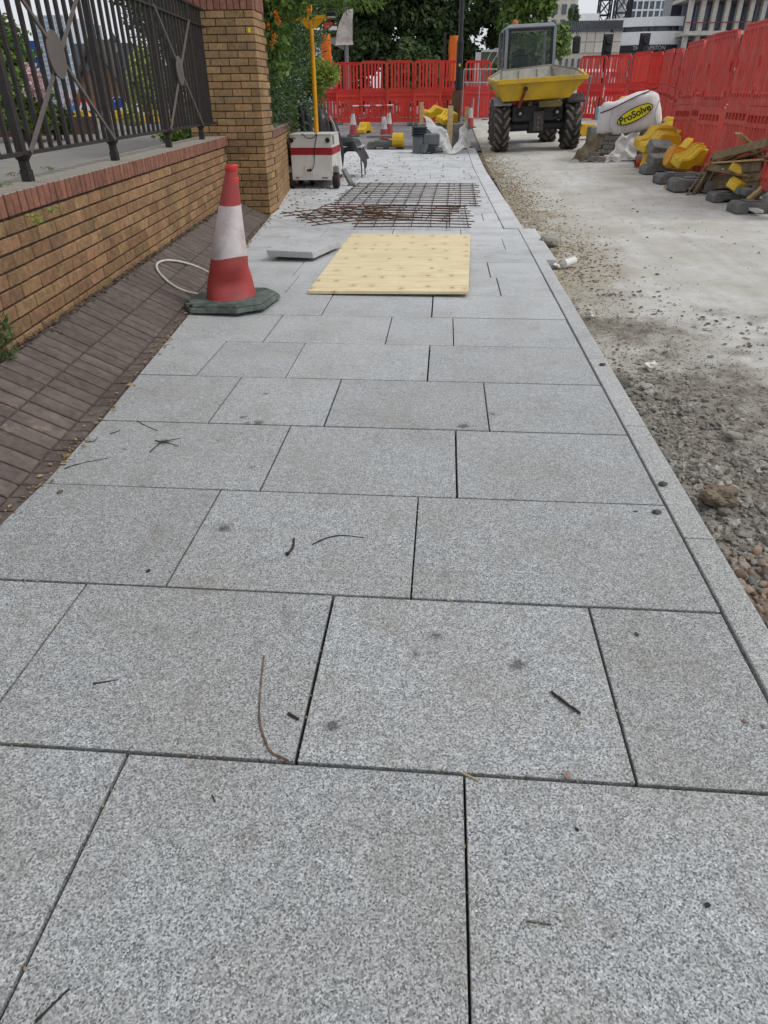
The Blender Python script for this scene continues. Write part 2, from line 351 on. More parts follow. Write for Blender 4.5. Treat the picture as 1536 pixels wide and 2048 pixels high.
# sloping brick margin
bank = bpy.data.objects.new('brick_margin', None); COL.objects.link(bank); structure(bank)
def bankz(X, Y): return max(0., .52*((edgex(Y)-.09)-X))-.003
zb_faces = MB()
ysb = frange(1.2, 9.2, .4)
for a, b_ in zip(ysb[:-1], ysb[1:]):
    for fa, fb in (((lambda q: wallx(q)-.03), (lambda q: edgex(q)-.09)), ((lambda q: edgex(q)-.09), (lambda q: edgex(q)+.01))):
        p = [(fa(a), a), (fb(a), a), (fb(b_), b_), (fa(b_), b_)]
        zb_faces.hexa([(x, y, bankz(x, y)-.08) for x, y in p]+[(x, y, bankz(x, y)-.010) for x, y in p])
zb_faces.obj('joint_mortar', BANKJ, bank)
yb0 = 1.75
for i in range(75):
    for j in range(3):
        u0, u1 = .03+.2*j, .03+.2*(j+1)-.009; v0, v1 = yb0+.099*i, yb0+.099*(i+1)-.010
        tilt = .09
        poly = [(wallx(v0)+u0, v0+tilt*u0), (wallx(v0)+u1, v0+tilt*u1), (wallx(v1)+u1, v1+tilt*u1), (wallx(v1)+u0, v1+tilt*u0)]
        if v1 > 9.18: continue
        poly = clip(poly, -1, -.1, -1.53+.24-.006)     # X <= edge line
        if len(poly) < 3: continue
        ar = .5*abs(sum(poly[q][0]*poly[(q+1) % len(poly)][1]-poly[(q+1) % len(poly)][0]*poly[q][1] for q in range(len(poly))))
        if ar < .0012: continue
        cx = sum(p[0] for p in poly)/len(poly); cy = sum(p[1] for p in poly)/len(poly); cz = bankz(cx, cy)
        dz = random.uniform(-.002, .002)
        mb = MB(); k = len(poly)
        mb.add([(x-cx, y-cy, bankz(x, y)-.05-cz) for x, y in poly]+[(x-cx, y-cy, bankz(x, y)+dz-cz) for x, y in poly],
               [tuple(range(k-1, -1, -1)), tuple(range(k, 2*k))]+[(q, (q+1) % k, (q+1) % k+k, q+k) for q in range(k)])
        mb.obj('brick', BANKB, bank, bevel=.0035, loc=(cx, cy, cz))
# ================================================================ walls
def brick_mesh(l, d, h, bev=.004): return MB().box((0, 0, 0), (l, d, h)).mesh('brick', bevel=bev)
BM_F = brick_mesh(.215, .1025, .065); BM_H = brick_mesh(.1025, .1025, .065); BM_S = brick_mesh(.0625, .34, .1025); BM_S2 = brick_mesh(.065, .1025, .215)
for me, mt in ((BM_F, BUFF), (BM_H, BUFF), (BM_S, COPE), (BM_S2, COPE)): me.materials.append(mt)
def put(me, parent, loc, rz=0., name='brick', j=.0015):
    o = link(name, me, None, parent); o.location = (loc[0]+random.uniform(-j, j), loc[1]+random.uniform(-j, j), loc[2]+random.uniform(-j, j)*.7)
    o.rotation_euler = (random.uniform(-.006, .006), random.uniform(-.006, .006), rz+random.uniform(-.006, .006)); return o
def wallrun(root, P0, slope, length, n, ztop, face_side, mF, mS, cop_d=.34):
    """courses of stretchers with a soldier coping; P0 is the near end of the exposed face (x,y)"""
    dv = Vector((slope, 1)).normalized(); nv = Vector((-dv.y, dv.x))     # nv points away from the street (to -x)
    rz = math.atan2(dv.y, dv.x)
    ztb = ztop-.1025-.01
    for c in range(n):
        z = ztb-.075*(c+.5); off = 0 if c % 2 else -.1125
        L_ = 0; u = off
        while u < length-.05:
            uu = u
            if uu > -.12:
                if uu+.215 <= length+.02:
                    p = Vector(P0)+dv*(uu+.1075)+nv*.051; put(mF, root, (p.x, p.y, z), rz)
            u += .225
    u = .0
    while u < length:
        p = Vector(P0)+dv*(u+.0325)+nv*(cop_d/2-.012); put(mS, root, (p.x, p.y, ztop-.05125), rz, 'coping_brick'); u += .0755
    core = MB(); a = Vector(P0)+nv*.013; b_ = a+dv*length; c_ = b_+nv*.25; d_ = a+nv*.25
    core.hexa([(p.x, p.y, -.15) for p in (d_, c_, b_, a)][::-1]+[(p.x, p.y, ztop-.1) for p in (d_, c_, b_, a)][::-1])
    a = Vector(P0)-nv*.004; b_ = a+dv*length; c_ = b_+nv*(cop_d-.016); d_ = a+nv*(cop_d-.016)
    core.hexa([(p.x, p.y, ztop-.095) for p in (d_, c_, b_, a)][::-1]+[(p.x, p.y, ztop-.007) for p in (d_, c_, b_, a)][::-1])
    core.obj('mortar', MORT, root)
w1 = thing('brick_wall', 'low buff brick wall with red-brown soldier coping carrying the iron railing', 'wall', (0, 0, 0))
wallrun(w1, (wallx(2.4), 2.4), -.0897, 6.79, 9, .885, 1, BM_F, BM_S)
# pier
PF = 9.2; PX = -2.205
pier = thing('brick_pier', 'tall square buff brick gate pier between the railing and the hedge', 'pier', (0, 0, 0))
BP_F = brick_mesh(.215, .1025, .065); BP_H = brick_mesh(.1025, .215, .065); BP_S = brick_mesh(.065, .1025, .215); BP_SD = brick_mesh(.215, .1025, .065)
for me, mt in ((BP_F, BUFF2), (BP_H, BUFF2), (BP_S, COPE), (BP_SD, BUFF2)): me.materials.append(mt)
for c in range(29):
    z = -.02+.075*(c+.5)-.0375
    if c % 2:
        for i in range(4): put(BP_F, pier, (PX-.1075-.225*i, PF+.051, z))
        put(BP_F, pier, (PX-.051, PF+.1125+.1075, z), math.pi/2); put(BP_H, pier, (PX-.051, PF+.3375+.1075, z))
    else:
        put(BP_H, pier, (PX-.051, PF+.1075, z))
        for i in range(3): put(BP_F, pier, (PX-.1125-.1075-.225*i, PF+.051, z))
        put(BP_H, pier, (PX-.1125-.675-.051, PF+.1075, z))
        put(BP_F, pier, (PX-.051, PF+.225+.1075, z), math.pi/2)
zt = -.02+29*.075-.0375
for i in range(12): put(BP_S, pier, (PX-.0325-.0752*i, PF+.045, zt+.11), 0, 'soldier_brick')
for i in range(5): put(BP_S, pier, (PX-.045, PF+.15+.0752*i, zt+.11), math.pi/2, 'soldier_brick')
for c in range(6):
    for i in range(4): put(BP_F, pier, (PX-.1075-.225*i+(.1125 if c % 2 else 0)*0, PF+.051, zt+.26+.075*c))
    put(BP_F, pier, (PX-.051, PF+.1125+.1075, zt+.26+.075*c), math.pi/2)
MB().hexa([(PX-.892, PF+.008, -.1), (PX-.008, PF+.008, -.1), (PX-.008, PF+.55, -.1), (PX-.892, PF+.55, -.1), (PX-.892, PF+.008, 2.8), (PX-.008, PF+.008, 2.8), (PX-.008, PF+.55, 2.8), (PX-.892, PF+.55, 2.8)]).obj('mortar', MORT, pier)
MB().box((PX-.062, PF-.004, 1.93), (.03, .004, .045)).obj('survey_sticker', M('yellow_sticker', '#d8c928', rough=.5), pier)
w2 = thing('brick_wall', 'low brick wall with brown coping behind the light tower, under the hedge', 'wall')
wallrun(w2, (-2.215-.012, 9.66), -.125, 5.4, 13, .925, 1, BP_F, (lambda m_: (m_.materials.append(COPE2), m_)[1])(brick_mesh(.065, .3, .1025)), .3)
# ================================================================ railing
rail = thing('iron_railing', 'dark brown iron railing with two round discs on crossed bars, on the brick wall', 'railing')
rx = lambda Y: wallx(Y)-.125
posts = [1.1, 2.56, 4.03, 5.50, 7.03, 8.43]
zt0, zt1, ztp = 1.025, 1.965, 2.12
def rp(Y, z): return Vector((rx(Y), Y, z))
pm_ = MB()
for y in posts:
    m = MB(); m.box(rp(y, (.87+2.16)/2), (.042, .042, 1.3)); m.box(rp(y, .915), (.05, .05, .06)); m.tube([rp(y, .99), rp(y, 1.02)], [.03, .055], 8)
    m.lathe([(.005, 2.15), (.03, 2.155), (.048, 2.175), (.056, 2.2), (.048, 2.23), (.028, 2.248), (.004, 2.254)], 14, (rx(y), y, 0))
    m.obj('post', IRON, rail, sm=True)
for z, wd in ((zt0, .02), (zt1, .018), (ztp, .02)): MB().bar(rp(1.0, z), rp(9.19, z), .05, wd).obj('rail', IRON, rail)
bar_me = MB().box((0, 0, (zt0+ztp)/2), (.022, .022, ztp-zt0)).mesh('bar'); bar_me.materials.append(IRON)
allp = posts+[9.35]
for a, b_ in zip(allp[:-1], allp[1:]):
    n_ = 11 if b_-a > 1.2 else 9
    st = (b_-a)/n_ if b_ < 9 else .125
    for i in range(1, n_):
        if a+st*i < 9.16: link('bar', bar_me, None, rail, (rx(a+st*i), a+st*i, 0))
disc_me = MB().lathe([(.122, -.006), (.125, 0), (.122, .006)], 28, axis='x').mesh('disc', True)
disc_me.materials.append(IRON2)
for a, b_ in ((4.03, 5.50), (7.03, 8.43)):
    of = Vector((.028, 0, 0))
    MB().bar(rp(a+.05, zt0)+of, rp(b_-.03, zt1)+of, .012, .024).obj('diagonal_bar', IRON2, rail)
    MB().bar(rp(a+.03, zt1)+of*1.6, rp(b_-.05, zt0)+of*1.6, .012, .024).obj('diagonal_bar', IRON2, rail)
    c = rp((a+b_)/2, (zt0+zt1)/2+.01); link('disc', disc_me, None, rail, (c.x+.05, c.y-.06, c.z), (0, 0, .09))
# ================================================================ road
def fbm(x, y, s): return noise.fractal(Vector((x*s, y*s, 3.1)), .9, 2., 5)
def soil(X, Y):
    e = math.hypot((X-1.05)/1.25, (Y-2.6)/2.3); v = 1.18-e + .55*fbm(X, Y, 1.6)
    s2 = 1.3-((X-.95)/.5)*(1 if Y > 4 else .6) + .9*fbm(X, Y, 1.2)
    return clamp(max(v*1.6, .0)), 
def soil_dark(X, Y):
    e = math.hypot((X-1.15)/1.45, (Y-2.7)/2.35); return clamp((1.12-e+.75*fbm(X, Y, 1.3)+.35*fbm(X+5, Y, 6.))*1.15)
def soil_tan(X, Y):
    k = kerbin(Y)+(.105 if Y < 6.6 else .21); wd = .28 if Y < 5 else .42+.25*smooth(5, 7, Y)*(1-smooth(9, 13, Y))
    return clamp((1.1-(X-k)/wd+.9*fbm(X, Y, 1.4))*1.3)*lerp(.12, .8, smooth(4.4, 6.2, Y))
def soil_patch(X, Y): return clamp(.5+1.1*fbm(X+9, Y*.6, .55))
def roadz(X, Y):
    z = zroad(X, Y); near = 1-smooth(4.5, 8, Y)
    s = soil_dark(X, Y)
    return z+(.004+.018*s)*fbm(X, Y, 5.)*near+.012*fbm(X, Y, 1.1)+.025*soil_tan(X, Y)*(1-near)*.6
m, n, b = nodes('road_surface'); v = vec(n, True)
at = lambda nm: nd(n, 'ShaderNodeAttribute', attribute_name=nm).outputs['Fac']
base = mixc(n, noi(n, v, 1.1, 7, .7, .34, .66), lin('#aca89f'), lin('#cfcecb'))
base = mixc(n, fmath(n, 'MULTIPLY', noi(n, v, 8., 6, .7, .5, .75), .45), base, lin('#9b958b'))
tm = nd(n, 'ShaderNodeMapping'); tm.inputs['Scale'].default_value = (5.5, .35, 1); tm.inputs['Rotation'].default_value = (0, 0, .12); n.links.new(v, tm.inputs[0])
base = mixc(n, fmath(n, 'MULTIPLY', noi(n, tm.outputs[0], 1., 5, .65, .5, .68), .28), base, lin('#94908a'))     # tyre-dragged dust
base = mixc(n, fmath(n, 'MULTIPLY', noi(n, v, 60., 3, .7, .66, .74), .6), base, lin('#6e6a63'))
base = mixc(n, fmath(n, 'MULTIPLY', at('patch'), .35), base, lin('#a49e92'))
dark = mixc(n, noi(n, v, 14., 6, .7), lin('#68625a'), lin('#979085'))
tan_ = mixc(n, noi(n, v, 30., 6, .7), lin('#857a66'), lin('#a39b8b'))
sd_ = fmath(n, 'MULTIPLY', at('dark'), fmath(n, 'ADD', noi(n, v, 5., 6, .7, .2, .5), .3), True)
col = mixc(n, sd_, base, dark); col = mixc(n, fmath(n, 'MULTIPLY', at('tan'), noi(n, v, 7., 6, .7, .2, .55), True), col, tan_)
n.links.new(col, b.inputs['Base Color']); b.inputs['Roughness'].default_value = .92; b.inputs['Specular IOR Level'].default_value = .2
hh = fmath(n, 'ADD', noi(n, v, 45., 6, .75, .2, .8), fmath(n, 'MULTIPLY', noi(n, v, 9., 5, .6, .2, .8), 1.5)); bump(n, b, hh, .6, .012)
ROADM = m
xs = frange(.9, 2.6, .028)+frange(2.7, 4.5, .1)+frange(4.8, 9, .4)+[10, 12, 16, 22]
ys = [.2, .5]+frange(.8, 5, .03)+frange(5.06, 8, .07)+frange(8.2, 22, .22)+frange(22.5, 33, .6)+[36, 42, 60]
structure(grid('road', xs, ys, roadz, ROADM, {'dark': soil_dark, 'tan': soil_tan, 'patch': soil_patch}))
xs2 = frange(-9, .95, .5)
structure(grid('work_area', xs2, frange(YEND-.05, 33, .5)+[36, 42, 60], lambda x, y: zg(y)-.03+.01*fbm(x, y, 1), ASPH))
# gravel and stones beside the kerb
OCT = ([Vector(q) for q in ((1, 0, 0), (-1, 0, 0), (0, 1, 0), (0, -1, 0), (0, 0, 1), (0, 0, -1))], [(0, 2, 4), (2, 1, 4), (1, 3, 4), (3, 0, 4), (2, 0, 5), (1, 2, 5), (3, 1, 5), (0, 3, 5)])
def stones(name, mat, items, label):
    mb = MB()
    for (x, y, r, fl, hi) in items:
        z = roadz(x, y)
        src = ICO if r > .014 else ICO1 if r > .0062 else OCT
        t = random.random()*50; ra = Matrix.Rotation(random.random()*6.28, 3, 'Z') @ Matrix.Rotation(random.uniform(-.5, .5), 3, 'X') @ Matrix.Rotation(random.uniform(-.5, .5), 3, 'Y')
        a_, b2 = random.uniform(.75, 1.3), random.uniform(.65, 1.0)
        vs = []
        for p in src[0]:
            q = p*(1+hi*noise.noise(p*1.25+Vector((t, t, 0))))
            vs.append(ra @ Vector((q.x*a_*r, q.y*b2*r, q.z*fl*r))+Vector((x, y, z+r*fl*.35)))
        mb.add(vs, src[1])
    return stuff(mb.obj(name, mat, sm=(name == 'pebbles'), angle=70), label, 'gravel')
GREYST = M('grey_gravel', '#938f88', '#736f68', 40, .9, island=.4, bmp=.4, world=True, dirt='#7d6d58', dscale=5, damt=.5)
BROWNST = M('brown_pebble', '#8d7767', '#6f6156', 40, .85, island=.35, bmp=.3, world=True, dirt='#8f8579', dscale=12, damt=.5)
TANGRIT = M('tan_grit', '#9c8f76', '#7d7360', 40, .95, island=.4, bmp=.2, world=True)
random.seed(5)
it = []
while len(it) < 4600:
    y = random.uniform(.9, 4.4); x = kerbin(y)+.125+abs(random.gauss(0, .36))
    dens = (1-smooth(2.6, 4.4, y))*.85+.15
    if random.random() > dens or x > 2.6: continue
    r = min(.034, random.lognormvariate(math.log(.0085), .5))
    if y > 2.8: r *= .8
    it.append((x, y, r, random.uniform(.45, .8), .9))
while len(it) < 15000:
    y = random.uniform(.9, 5.6); x = kerbin(y)+.12+abs(random.gauss(0, .62))
    if x > 3.2 or random.random() > soil_dark(x, y)*.95+.05: continue
    it.append((x, y, random.uniform(.0025, .006), random.uniform(.5, .9), .4))
stones('gravel', GREYST, it, 'loose grey angular gravel spilling from the kerb edge over the dirt')
it = []
while len(it) < 380:
    y = random.gauss(1.62, .2); x = kerbin(y)+.13+abs(random.gauss(0, .22))
    if y > 2.05: continue
    it.append((x, y, random.uniform(.010, .024), random.uniform(.6, .85), .6))
stones('pebbles', BROWNST, it, 'rounded reddish-brown pebbles heaped beside the nearest kerb stones')
it = []
while len(it) < 5200:
    y = random.uniform(2.2, 19) if random.random() < .15 else random.uniform(5, 19); k = kerbin(y)+(.125 if y < 6.6 else .24); x = k+abs(random.gauss(0, .14 if y < 5 else .3))
    it.append((x, y, random.uniform(.004, .009) if y < 6 else random.uniform(.006, .016), random.uniform(.3, .6), .6))
stones('grit', TANGRIT, it, 'tan grit and dry leaf litter strewn along the kerb edge')

it = []
while len(it) < 520:
    y = random.uniform(3.2, 19); x = 1.1+abs(random.gauss(0, 1.6))
    if x > 4.2: continue
    it.append((x, y, random.uniform(.003, .008) if y < 8 else random.uniform(.004, .009), random.uniform(.4, .8), .6))
stones('road_grit', M('road_grit', '#77736c', '#55514b', 40, .9, island=.4, bmp=0, world=True), it, 'small loose stones scattered over the pale road surface')
# ================================================================ near things
random.seed(21)
REDPL = M('cone_red', '#a8423f', '#963b39', 6, .6, bmp=.15, dirt='#6e4844', dscale=7, damt=.7)
WHITEPL = M('cone_white', '#cfc6c6', '#bdb3b3', 5, .55, bmp=.1, dirt='#857a77', dscale=6, damt=.8)
GRNRUB = M('cone_base_rubber', '#4c5751', '#3d4742', 9, .8, bmp=.4, dirt='#8a918a', dscale=6, damt=.6)
def cone_h(root, H, rb, lean=(0, 0), dent=0., bands=((.0, .30), (.30, .72), (.72, 1.)), base_r=.34, big=True):
    """a traffic cone: rubber base plate, body in bands (red, white, red), neck ring"""
    def ring(t):           # t 0..1 up the cone
        r = lerp(rb, .036*H/.85, t**.96)
        return r
    def P(t, a):
        r = ring(t); x, y = r*math.cos(a), r*math.sin(a)
        if dent:
            k = max(0, 1-abs(t-.13)/.13)*max(0, math.cos(a+1.0))**2; x *= 1-.32*dent*k; y *= 1-.36*dent*k
            k2 = max(0, 1-abs(t-.24)/.1)*max(0, math.cos(a-.2))**3; x -= .012*dent*k2
            x += .004*dent*math.sin(7*t+2)*(1-t)
        z = .045+t*(H-.045)
        if dent: z += .012*dent*math.sin(a*2+t*9)*(1-t)*(t > .02)
        s = t*t*.35+t*.65
        return Vector((x+lean[0]*s, y+lean[1]*s, z))
    n = 28 if big else 14
    for (a, b_), mt, nm in zip(bands, (REDPL, WHITEPL, REDPL), ('lower_body', 'reflective_sleeve', 'upper_body')):
        st = 10 if big else 3; mb = MB(); k = []
        for i in range(st+1):
            t = lerp(a, b_, i/st); k += [P(t, 2*math.pi*j/n) for j in range(n)]
        mb.add(k, [(i*n+j, i*n+(j+1) % n, (i+1)*n+(j+1) % n, (i+1)*n+j) for i in range(st) for j in range(n)]+([tuple(range(st*n, st*n+n))] if b_ == 1. and not big else []))
        mb.obj(nm, mt, root, sm=True, angle=50)
    if big:
        c = P(1, 0); cx = c.x-ring(1)
        mb = MB(); tp = H
        prof = [(.037, -.09), (.045, -.085), (.046, -.06), (.040, -.055), (.039, -.02), (.043, -.015), (.044, .012), (.038, .02), (.03, .02), (.028, -.06)]
        lx = lean[0]; k = []
        for r, z in prof:
            k += [Vector((lean[0]*(1+z*.9)+r*math.cos(2*math.pi*j/20), lean[1]+r*math.sin(2*math.pi*j/20), tp+z)) for j in range(20)]
        mb.add(k, [(i*20+j, i*20+(j+1) % 20, (i+1)*20+(j+1) % 20, (i+1)*20+j) for i in range(len(prof)-1) for j in range(20)]+[tuple(range((len(prof)-1)*20, len(prof)*20))])
        mb.obj('neck_ring', M('cone_red_bright', '#c93b33', '#b8332d', 6, .5, bmp=.05), root, sm=True)
    mb = MB(); k = base_r; cut = k*.42
    oc = [(-k, -k+cut+.05), (-k+cut, -k), (k-cut*1.1, -k), (k, -k+cut), (k, k-cut), (k-cut, k), (-k+cut, k), (-k, k-cut)]
    for s, z0, z1 in ((1., 0, .03), (.93, .03, .05)):
        vs = [(x*s, y*s, z0) for x, y in oc]+[(x*s*.97, y*s*.97, z1) for x, y in oc]
        mb.add(vs, [tuple(range(7, -1, -1)), tuple(range(8, 16))]+[(i, (i+1) % 8, (i+1) % 8+8, i+8) for i in range(8)])
    if big:
        for x in (-.17, .06): mb.box((x, -k*.8, .05), (.12, .035, .008))
    mb.obj('base_plate', GRNRUB, root, bevel=.006 if big else 0)
pc = G(464, 609)
cone = thing('traffic_cone', 'large dented red and white traffic cone on a dark green base, nearest on the paving', 'traffic cone', (pc.x, pc.y, .012), (R(-1.2), R(-2), R(-6)))
Ht = D(478, 338, pc.y).z
cone_h(cone, Ht-.01, .178, lean=(.135, .0), dent=1.0, bands=((.0, .335), (.335, .73), (.73, 1.)), base_r=.315)
# hose
hp = [(432, 592), (404, 590), (372, 583), (345, 570), (325, 553), (314, 538), (315, 527), (330, 521), (352, 522), (378, 528), (402, 537), (420, 548), (430, 562), (434, 580)]
cpts = []
for i, (x, y) in enumerate(hp):
    p = G(x, y, .07)
    for _ in range(12): p = G(x, y, .5*p.z+.5*(max(bankz(p.x, p.y), .0)+.014))
    cpts.append(p)
def spline(pts, k=6):
    o = []
    for i in range(len(pts)-1):
        p0, p1, p2, p3 = pts[max(i-1, 0)], pts[i], pts[i+1], pts[min(i+2, len(pts)-1)]
        for j in range(k):
            t = j/k; o.append(.5*((2*p1)+(p2-p0)*t+(2*p0-5*p1+4*p2-p3)*t*t+(3*p1-p0-3*p2+p3)*t*t*t))
    return o+[pts[-1]]
tag(MB().tube(spline(cpts), .0095, 10).obj('hose', M('grey_hose', '#c4c0b9', '#aeaaa3', 8, .5, bmp=.1), sm=True), 'loop of grey plastic hose lying on the brick margin behind the cone', 'hose')
# plywood
m, n, b = nodes('plywood'); v = vec(n)
mp = nd(n, 'ShaderNodeMapping'); mp.inputs['Scale'].default_value = (1.1, 9, 1); n.links.new(v, mp.inputs[0])
col = mixc(n, noi(n, mp.outputs[0], 3.2, 5, .55, .3, .7), lin('#e4d6b2'), lin('#cfbb8f'))
mp2 = nd(n, 'ShaderNodeMapping'); mp2.inputs['Scale'].default_value = (5.6, 2.6, 1); n.links.new(v, mp2.inputs[0])
vo = nd(n, 'ShaderNodeTexVoronoi', voronoi_dimensions='2D', i_Scale=1.0, i_Randomness=.62); n.links.new(mp2.outputs[0], vo.inputs['Vector'])
mp3 = nd(n, 'ShaderNodeMapping'); mp3.inputs['Scale'].default_value = (.05, 3.2, .01); n.links.new(v, mp3.inputs[0])
line = noi(n, mp3.outputs[0], 1.0, 1, .4, .5, .56)
kn = nd(n, 'ShaderNodeMapRange', i_1=.11, i_2=.03); n.links.new(vo.outputs['Distance'], kn.inputs[0])
vs_ = nd(n, 'ShaderNodeSeparateColor'); n.links.new(vo.outputs['Color'], vs_.inputs[0]); col = mixc(n, fmath(n, 'MULTIPLY', kn.outputs[0], fmath(n, 'ADD', fmath(n, 'MULTIPLY', vs_.outputs[0], .7), .2)), col, lin('#7d6038'))
ys_ = nd(n, 'ShaderNodeSeparateXYZ'); n.links.new(mp2.outputs[0], ys_.inputs[0]); fr_ = fmath(n, 'ABSOLUTE', fmath(n, 'SUBTRACT', fmath(n, 'FRACT', ys_.outputs[1]), .5)); bn_ = nd(n, 'ShaderNodeMapRange', i_1=.14, i_2=.0); n.links.new(fr_, bn_.inputs[0])
col = mixc(n, fmath(n, 'MULTIPLY', fmath(n, 'MULTIPLY', bn_.outputs[0], .28), noi(n, v, 7., 3, .6, .35, .65)), col, lin('#b59b68'))
kn2 = nd(n, 'ShaderNodeMapRange', i_1=.26, i_2=.05); n.links.new(vo.outputs['Distance'], kn2.inputs[0])
col = mixc(n, fmath(n, 'MULTIPLY', kn2.outputs[0], .35), col, lin('#b89a62'))
wv = nd(n, 'ShaderNodeTexNoise', i_Scale=2.2, i_Detail=3.); n.links.new(v, wv.inputs['Vector'])
rg = fmath(n, 'FRACT', fmath(n, 'MULTIPLY', wv.outputs[0], 9.)); rr = nd(n, 'ShaderNodeMapRange', i_1=.85, i_2=1.); n.links.new(rg, rr.inputs[0])
col = mixc(n, fmath(n, 'MULTIPLY', rr.outputs[0], .22), col, lin('#b99f6b'))
n.links.new(col, b.inputs['Base Color']); 
col = mixc(n, fmath(n, 'MULTIPLY', noi(n, v, 2.5, 6, .7, .5, .75), .35), col, lin('#a8987a'))
n.links.new(col, b.inputs['Base Color']); b.inputs['Roughness'].default_value = .65; bump(n, b, noi(n, mp.outputs[0], 20, 4), .15)
PLY = m
pc_ = [G(616, 582, .028), G(937, 583, .046), G(941, 469, .03), G(703, 467, .022)]
o_ = sum(pc_, Vector())/4
mb = MB(); mb.hexa([p-o_-Vector((0, 0, .02)) for p in pc_]+[p-o_ for p in pc_])
ply = thing('plywood_sheet', 'pale plywood sheet with rows of knots lying flat on the paving', 'plywood', (o_.x, o_.y, 0))
mb.obj('board', PLY, ply, loc=(0, 0, o_.z))
MB().box((.05, -.3, .004), (1.0, .09, .008)).obj('batten', M('old_timber', '#7d6849', '#5f4c34', 14, .85, rand=.2, bmp=.4), ply)
# loose granite slab
tq = [G(532, 500, .10), G(624, 504, .09), G(680, 480, .085), G(583, 473, .10)]
o_ = sum(tq, Vector())/4; mb = MB(); dn = Vector((.01, .02, -.06)); mb.hexa([p-o_+dn for p in tq]+[p-o_ for p in tq])
tag(mb.obj('loose_slab', GRAN, bevel=.003, loc=o_), 'loose grey granite slab propped on the paving between cone and plywood', 'paving slab')
tag(MB().box((0, 0, 0), (.5, .09, .035)).obj('timber_bearer', MATS['old_timber'], loc=(o_.x, o_.y, .019), rot=(0, 0, .4)), 'short timber bearer under the loose granite slab', 'timber')
# rebar sheets
RUST = M('rusty_rebar', '#573d2b', '#3d2d23', 18, .85, rand=.25, bmp=.3, metal=.1); RUST2 = M('orange_rust', '#5f4129', '#433226', 18, .9, rand=.2, bmp=.3)
def rebar(label, P, ang, W_, L_, nx, ny, z, mat, slack=.01, seed=1):
    random.seed(seed)
    t = thing('rebar_mesh', label, 'steel mesh', (P[0], P[1], z), (0, 0, ang), 'steel mesh sheets')
    def rod(a, b_):
        k = 4; pts = []; sk_ = random.uniform(0, slack)
        for i in range(k+1):
            q = Vector(a).lerp(Vector(b_), i/k); q.z += sk_*math.sin(math.pi*i/k); q.y += random.uniform(-.0012, .0012); pts.append(q)
        MB().tube(pts, .0058, 5).obj('rod', mat, t)
    for i in range(ny):
        y = (i/(ny-1)-.5)*L_; e = random.uniform(0, .08); rod((-W_/2-e, y, .007), (W_/2+random.uniform(0, .08), y, .007))
    for i in range(nx):
        x = (i/(nx-1)-.5)*W_*.97; rod((x+random.uniform(-.015, .015), -L_/2-.06, .019), (x+random.uniform(-.015, .015), L_/2+.06, .019))
    return t
a = G(815, 388)
rebar('flat dark steel mesh sheet, farthest from the plywood', (-.52, 11.45), R(-1), 2.0, 2.7, 11, 12, .002, RUST, seed=3)
rebar('rusty steel mesh sheet lying square just behind the plywood', (-.35, 9.0), R(.5), 1.3, 1.7, 7, 9, .022, RUST, .012, seed=4)
rebar('rust-orange steel mesh sheet in the middle of the overlapping pile', (-.75, 9.1), R(-7), 1.7, 1.2, 9, 7, .045, RUST2, .02, seed=5)
rebar('skewed steel mesh sheet jutting left from the pile towards the wall', (-1.22, 8.6), R(33), 1.05, 1.0, 7, 6, .075, RUST2, .02, seed=6)
random.seed(31)
# twigs and bits on the paving
TWIG = M('dark_twig', '#3b332b', '#2a241f', 60, .85, bmp=.4, bscale=200); TWIGB = M('brown_twig', '#7d6450', '#5a4434', 60, .75, bmp=.4, bscale=200); STRAW = M('pale_straw', '#a89a78', '#8a7c5c', 40, .8)
def twig(label, pts, r, mat=TWIG, name='twig', taper=.5):
    ps = [G(x, y) for x, y in pts]
    for p in ps: p.z = r*.9
    sp = spline(ps, 5); k = len(sp); rs = [r*lerp(1, taper, i/(k-1))*random.uniform(.85, 1.2) for i in range(k)]
    for i, p in enumerate(sp): p.z = rs[i]+random.uniform(0, .0015)
    o0 = sp[0].copy(); mb = MB().tube([p-o0 for p in sp], rs, 6)
    return tag(mb.obj(name, mat, sm=True, loc=o0), label, 'twig')
twig('long curved brown twig hooked towards the slab joint in the foreground', [(577, 1523), (545, 1508), (530, 1482), (519, 1440), (521, 1380), (528, 1312)], .0034, TWIGB)
twig('thick dark bent twig beside the thin arched one', [(574, 1112), (586, 1097), (588, 1078)], .0055)
twig('thin dark arched twig pointing right', [(625, 1090), (652, 1078), (684, 1072), (728, 1076)], .0025)
twig('short thin twig on the left foreground slab', [(187, 1369), (212, 1365), (236, 1360)], .0025)
twig('stubby grey-brown twig by the dark slab joint', [(577, 1430), (597, 1441)], .0042, taper=.9)
twig('straight dark stick on the right foreground slab', [(1102, 1386), (1131, 1408), (1160, 1429)], .0038, taper=.9)
twig('thin pale stalk curling below the straight dark stick', [(1160, 1433), (1156, 1450), (1138, 1468)], .0012, STRAW)
twig('dark twig at the bottom left corner of the paving', [(72, 2046), (105, 2012), (140, 1978)], .003)
twig('pale splinter lying across the joint in the foreground', [(924, 1547), (958, 1564)], .0028, STRAW, 'splinter', .6)
twig('tiny dark twig on the bottom left slab', [(430, 1604), (424, 1590)], .0018)
for i, (pts) in enumerate([[(300, 905), (325, 885), (362, 877)], [(310, 882), (335, 886), (358, 893)], [(168, 880), (186, 884), (196, 874)], [(220, 868), (232, 865), (240, 860)], [(130, 938), (160, 928), (215, 917)], [(275, 842), (288, 850), (316, 862)]]):
    twig(['dark forked twig across the dark stain on the left slab', 'fine twig crossing the forked one on the dark stain', 'small black twig curled by the brick margin', 'short black twig beside the curled one', 'long faint twig nearest the leaf litter on the left', 'fine twig lying on the row joint at left'][i], pts, .002)
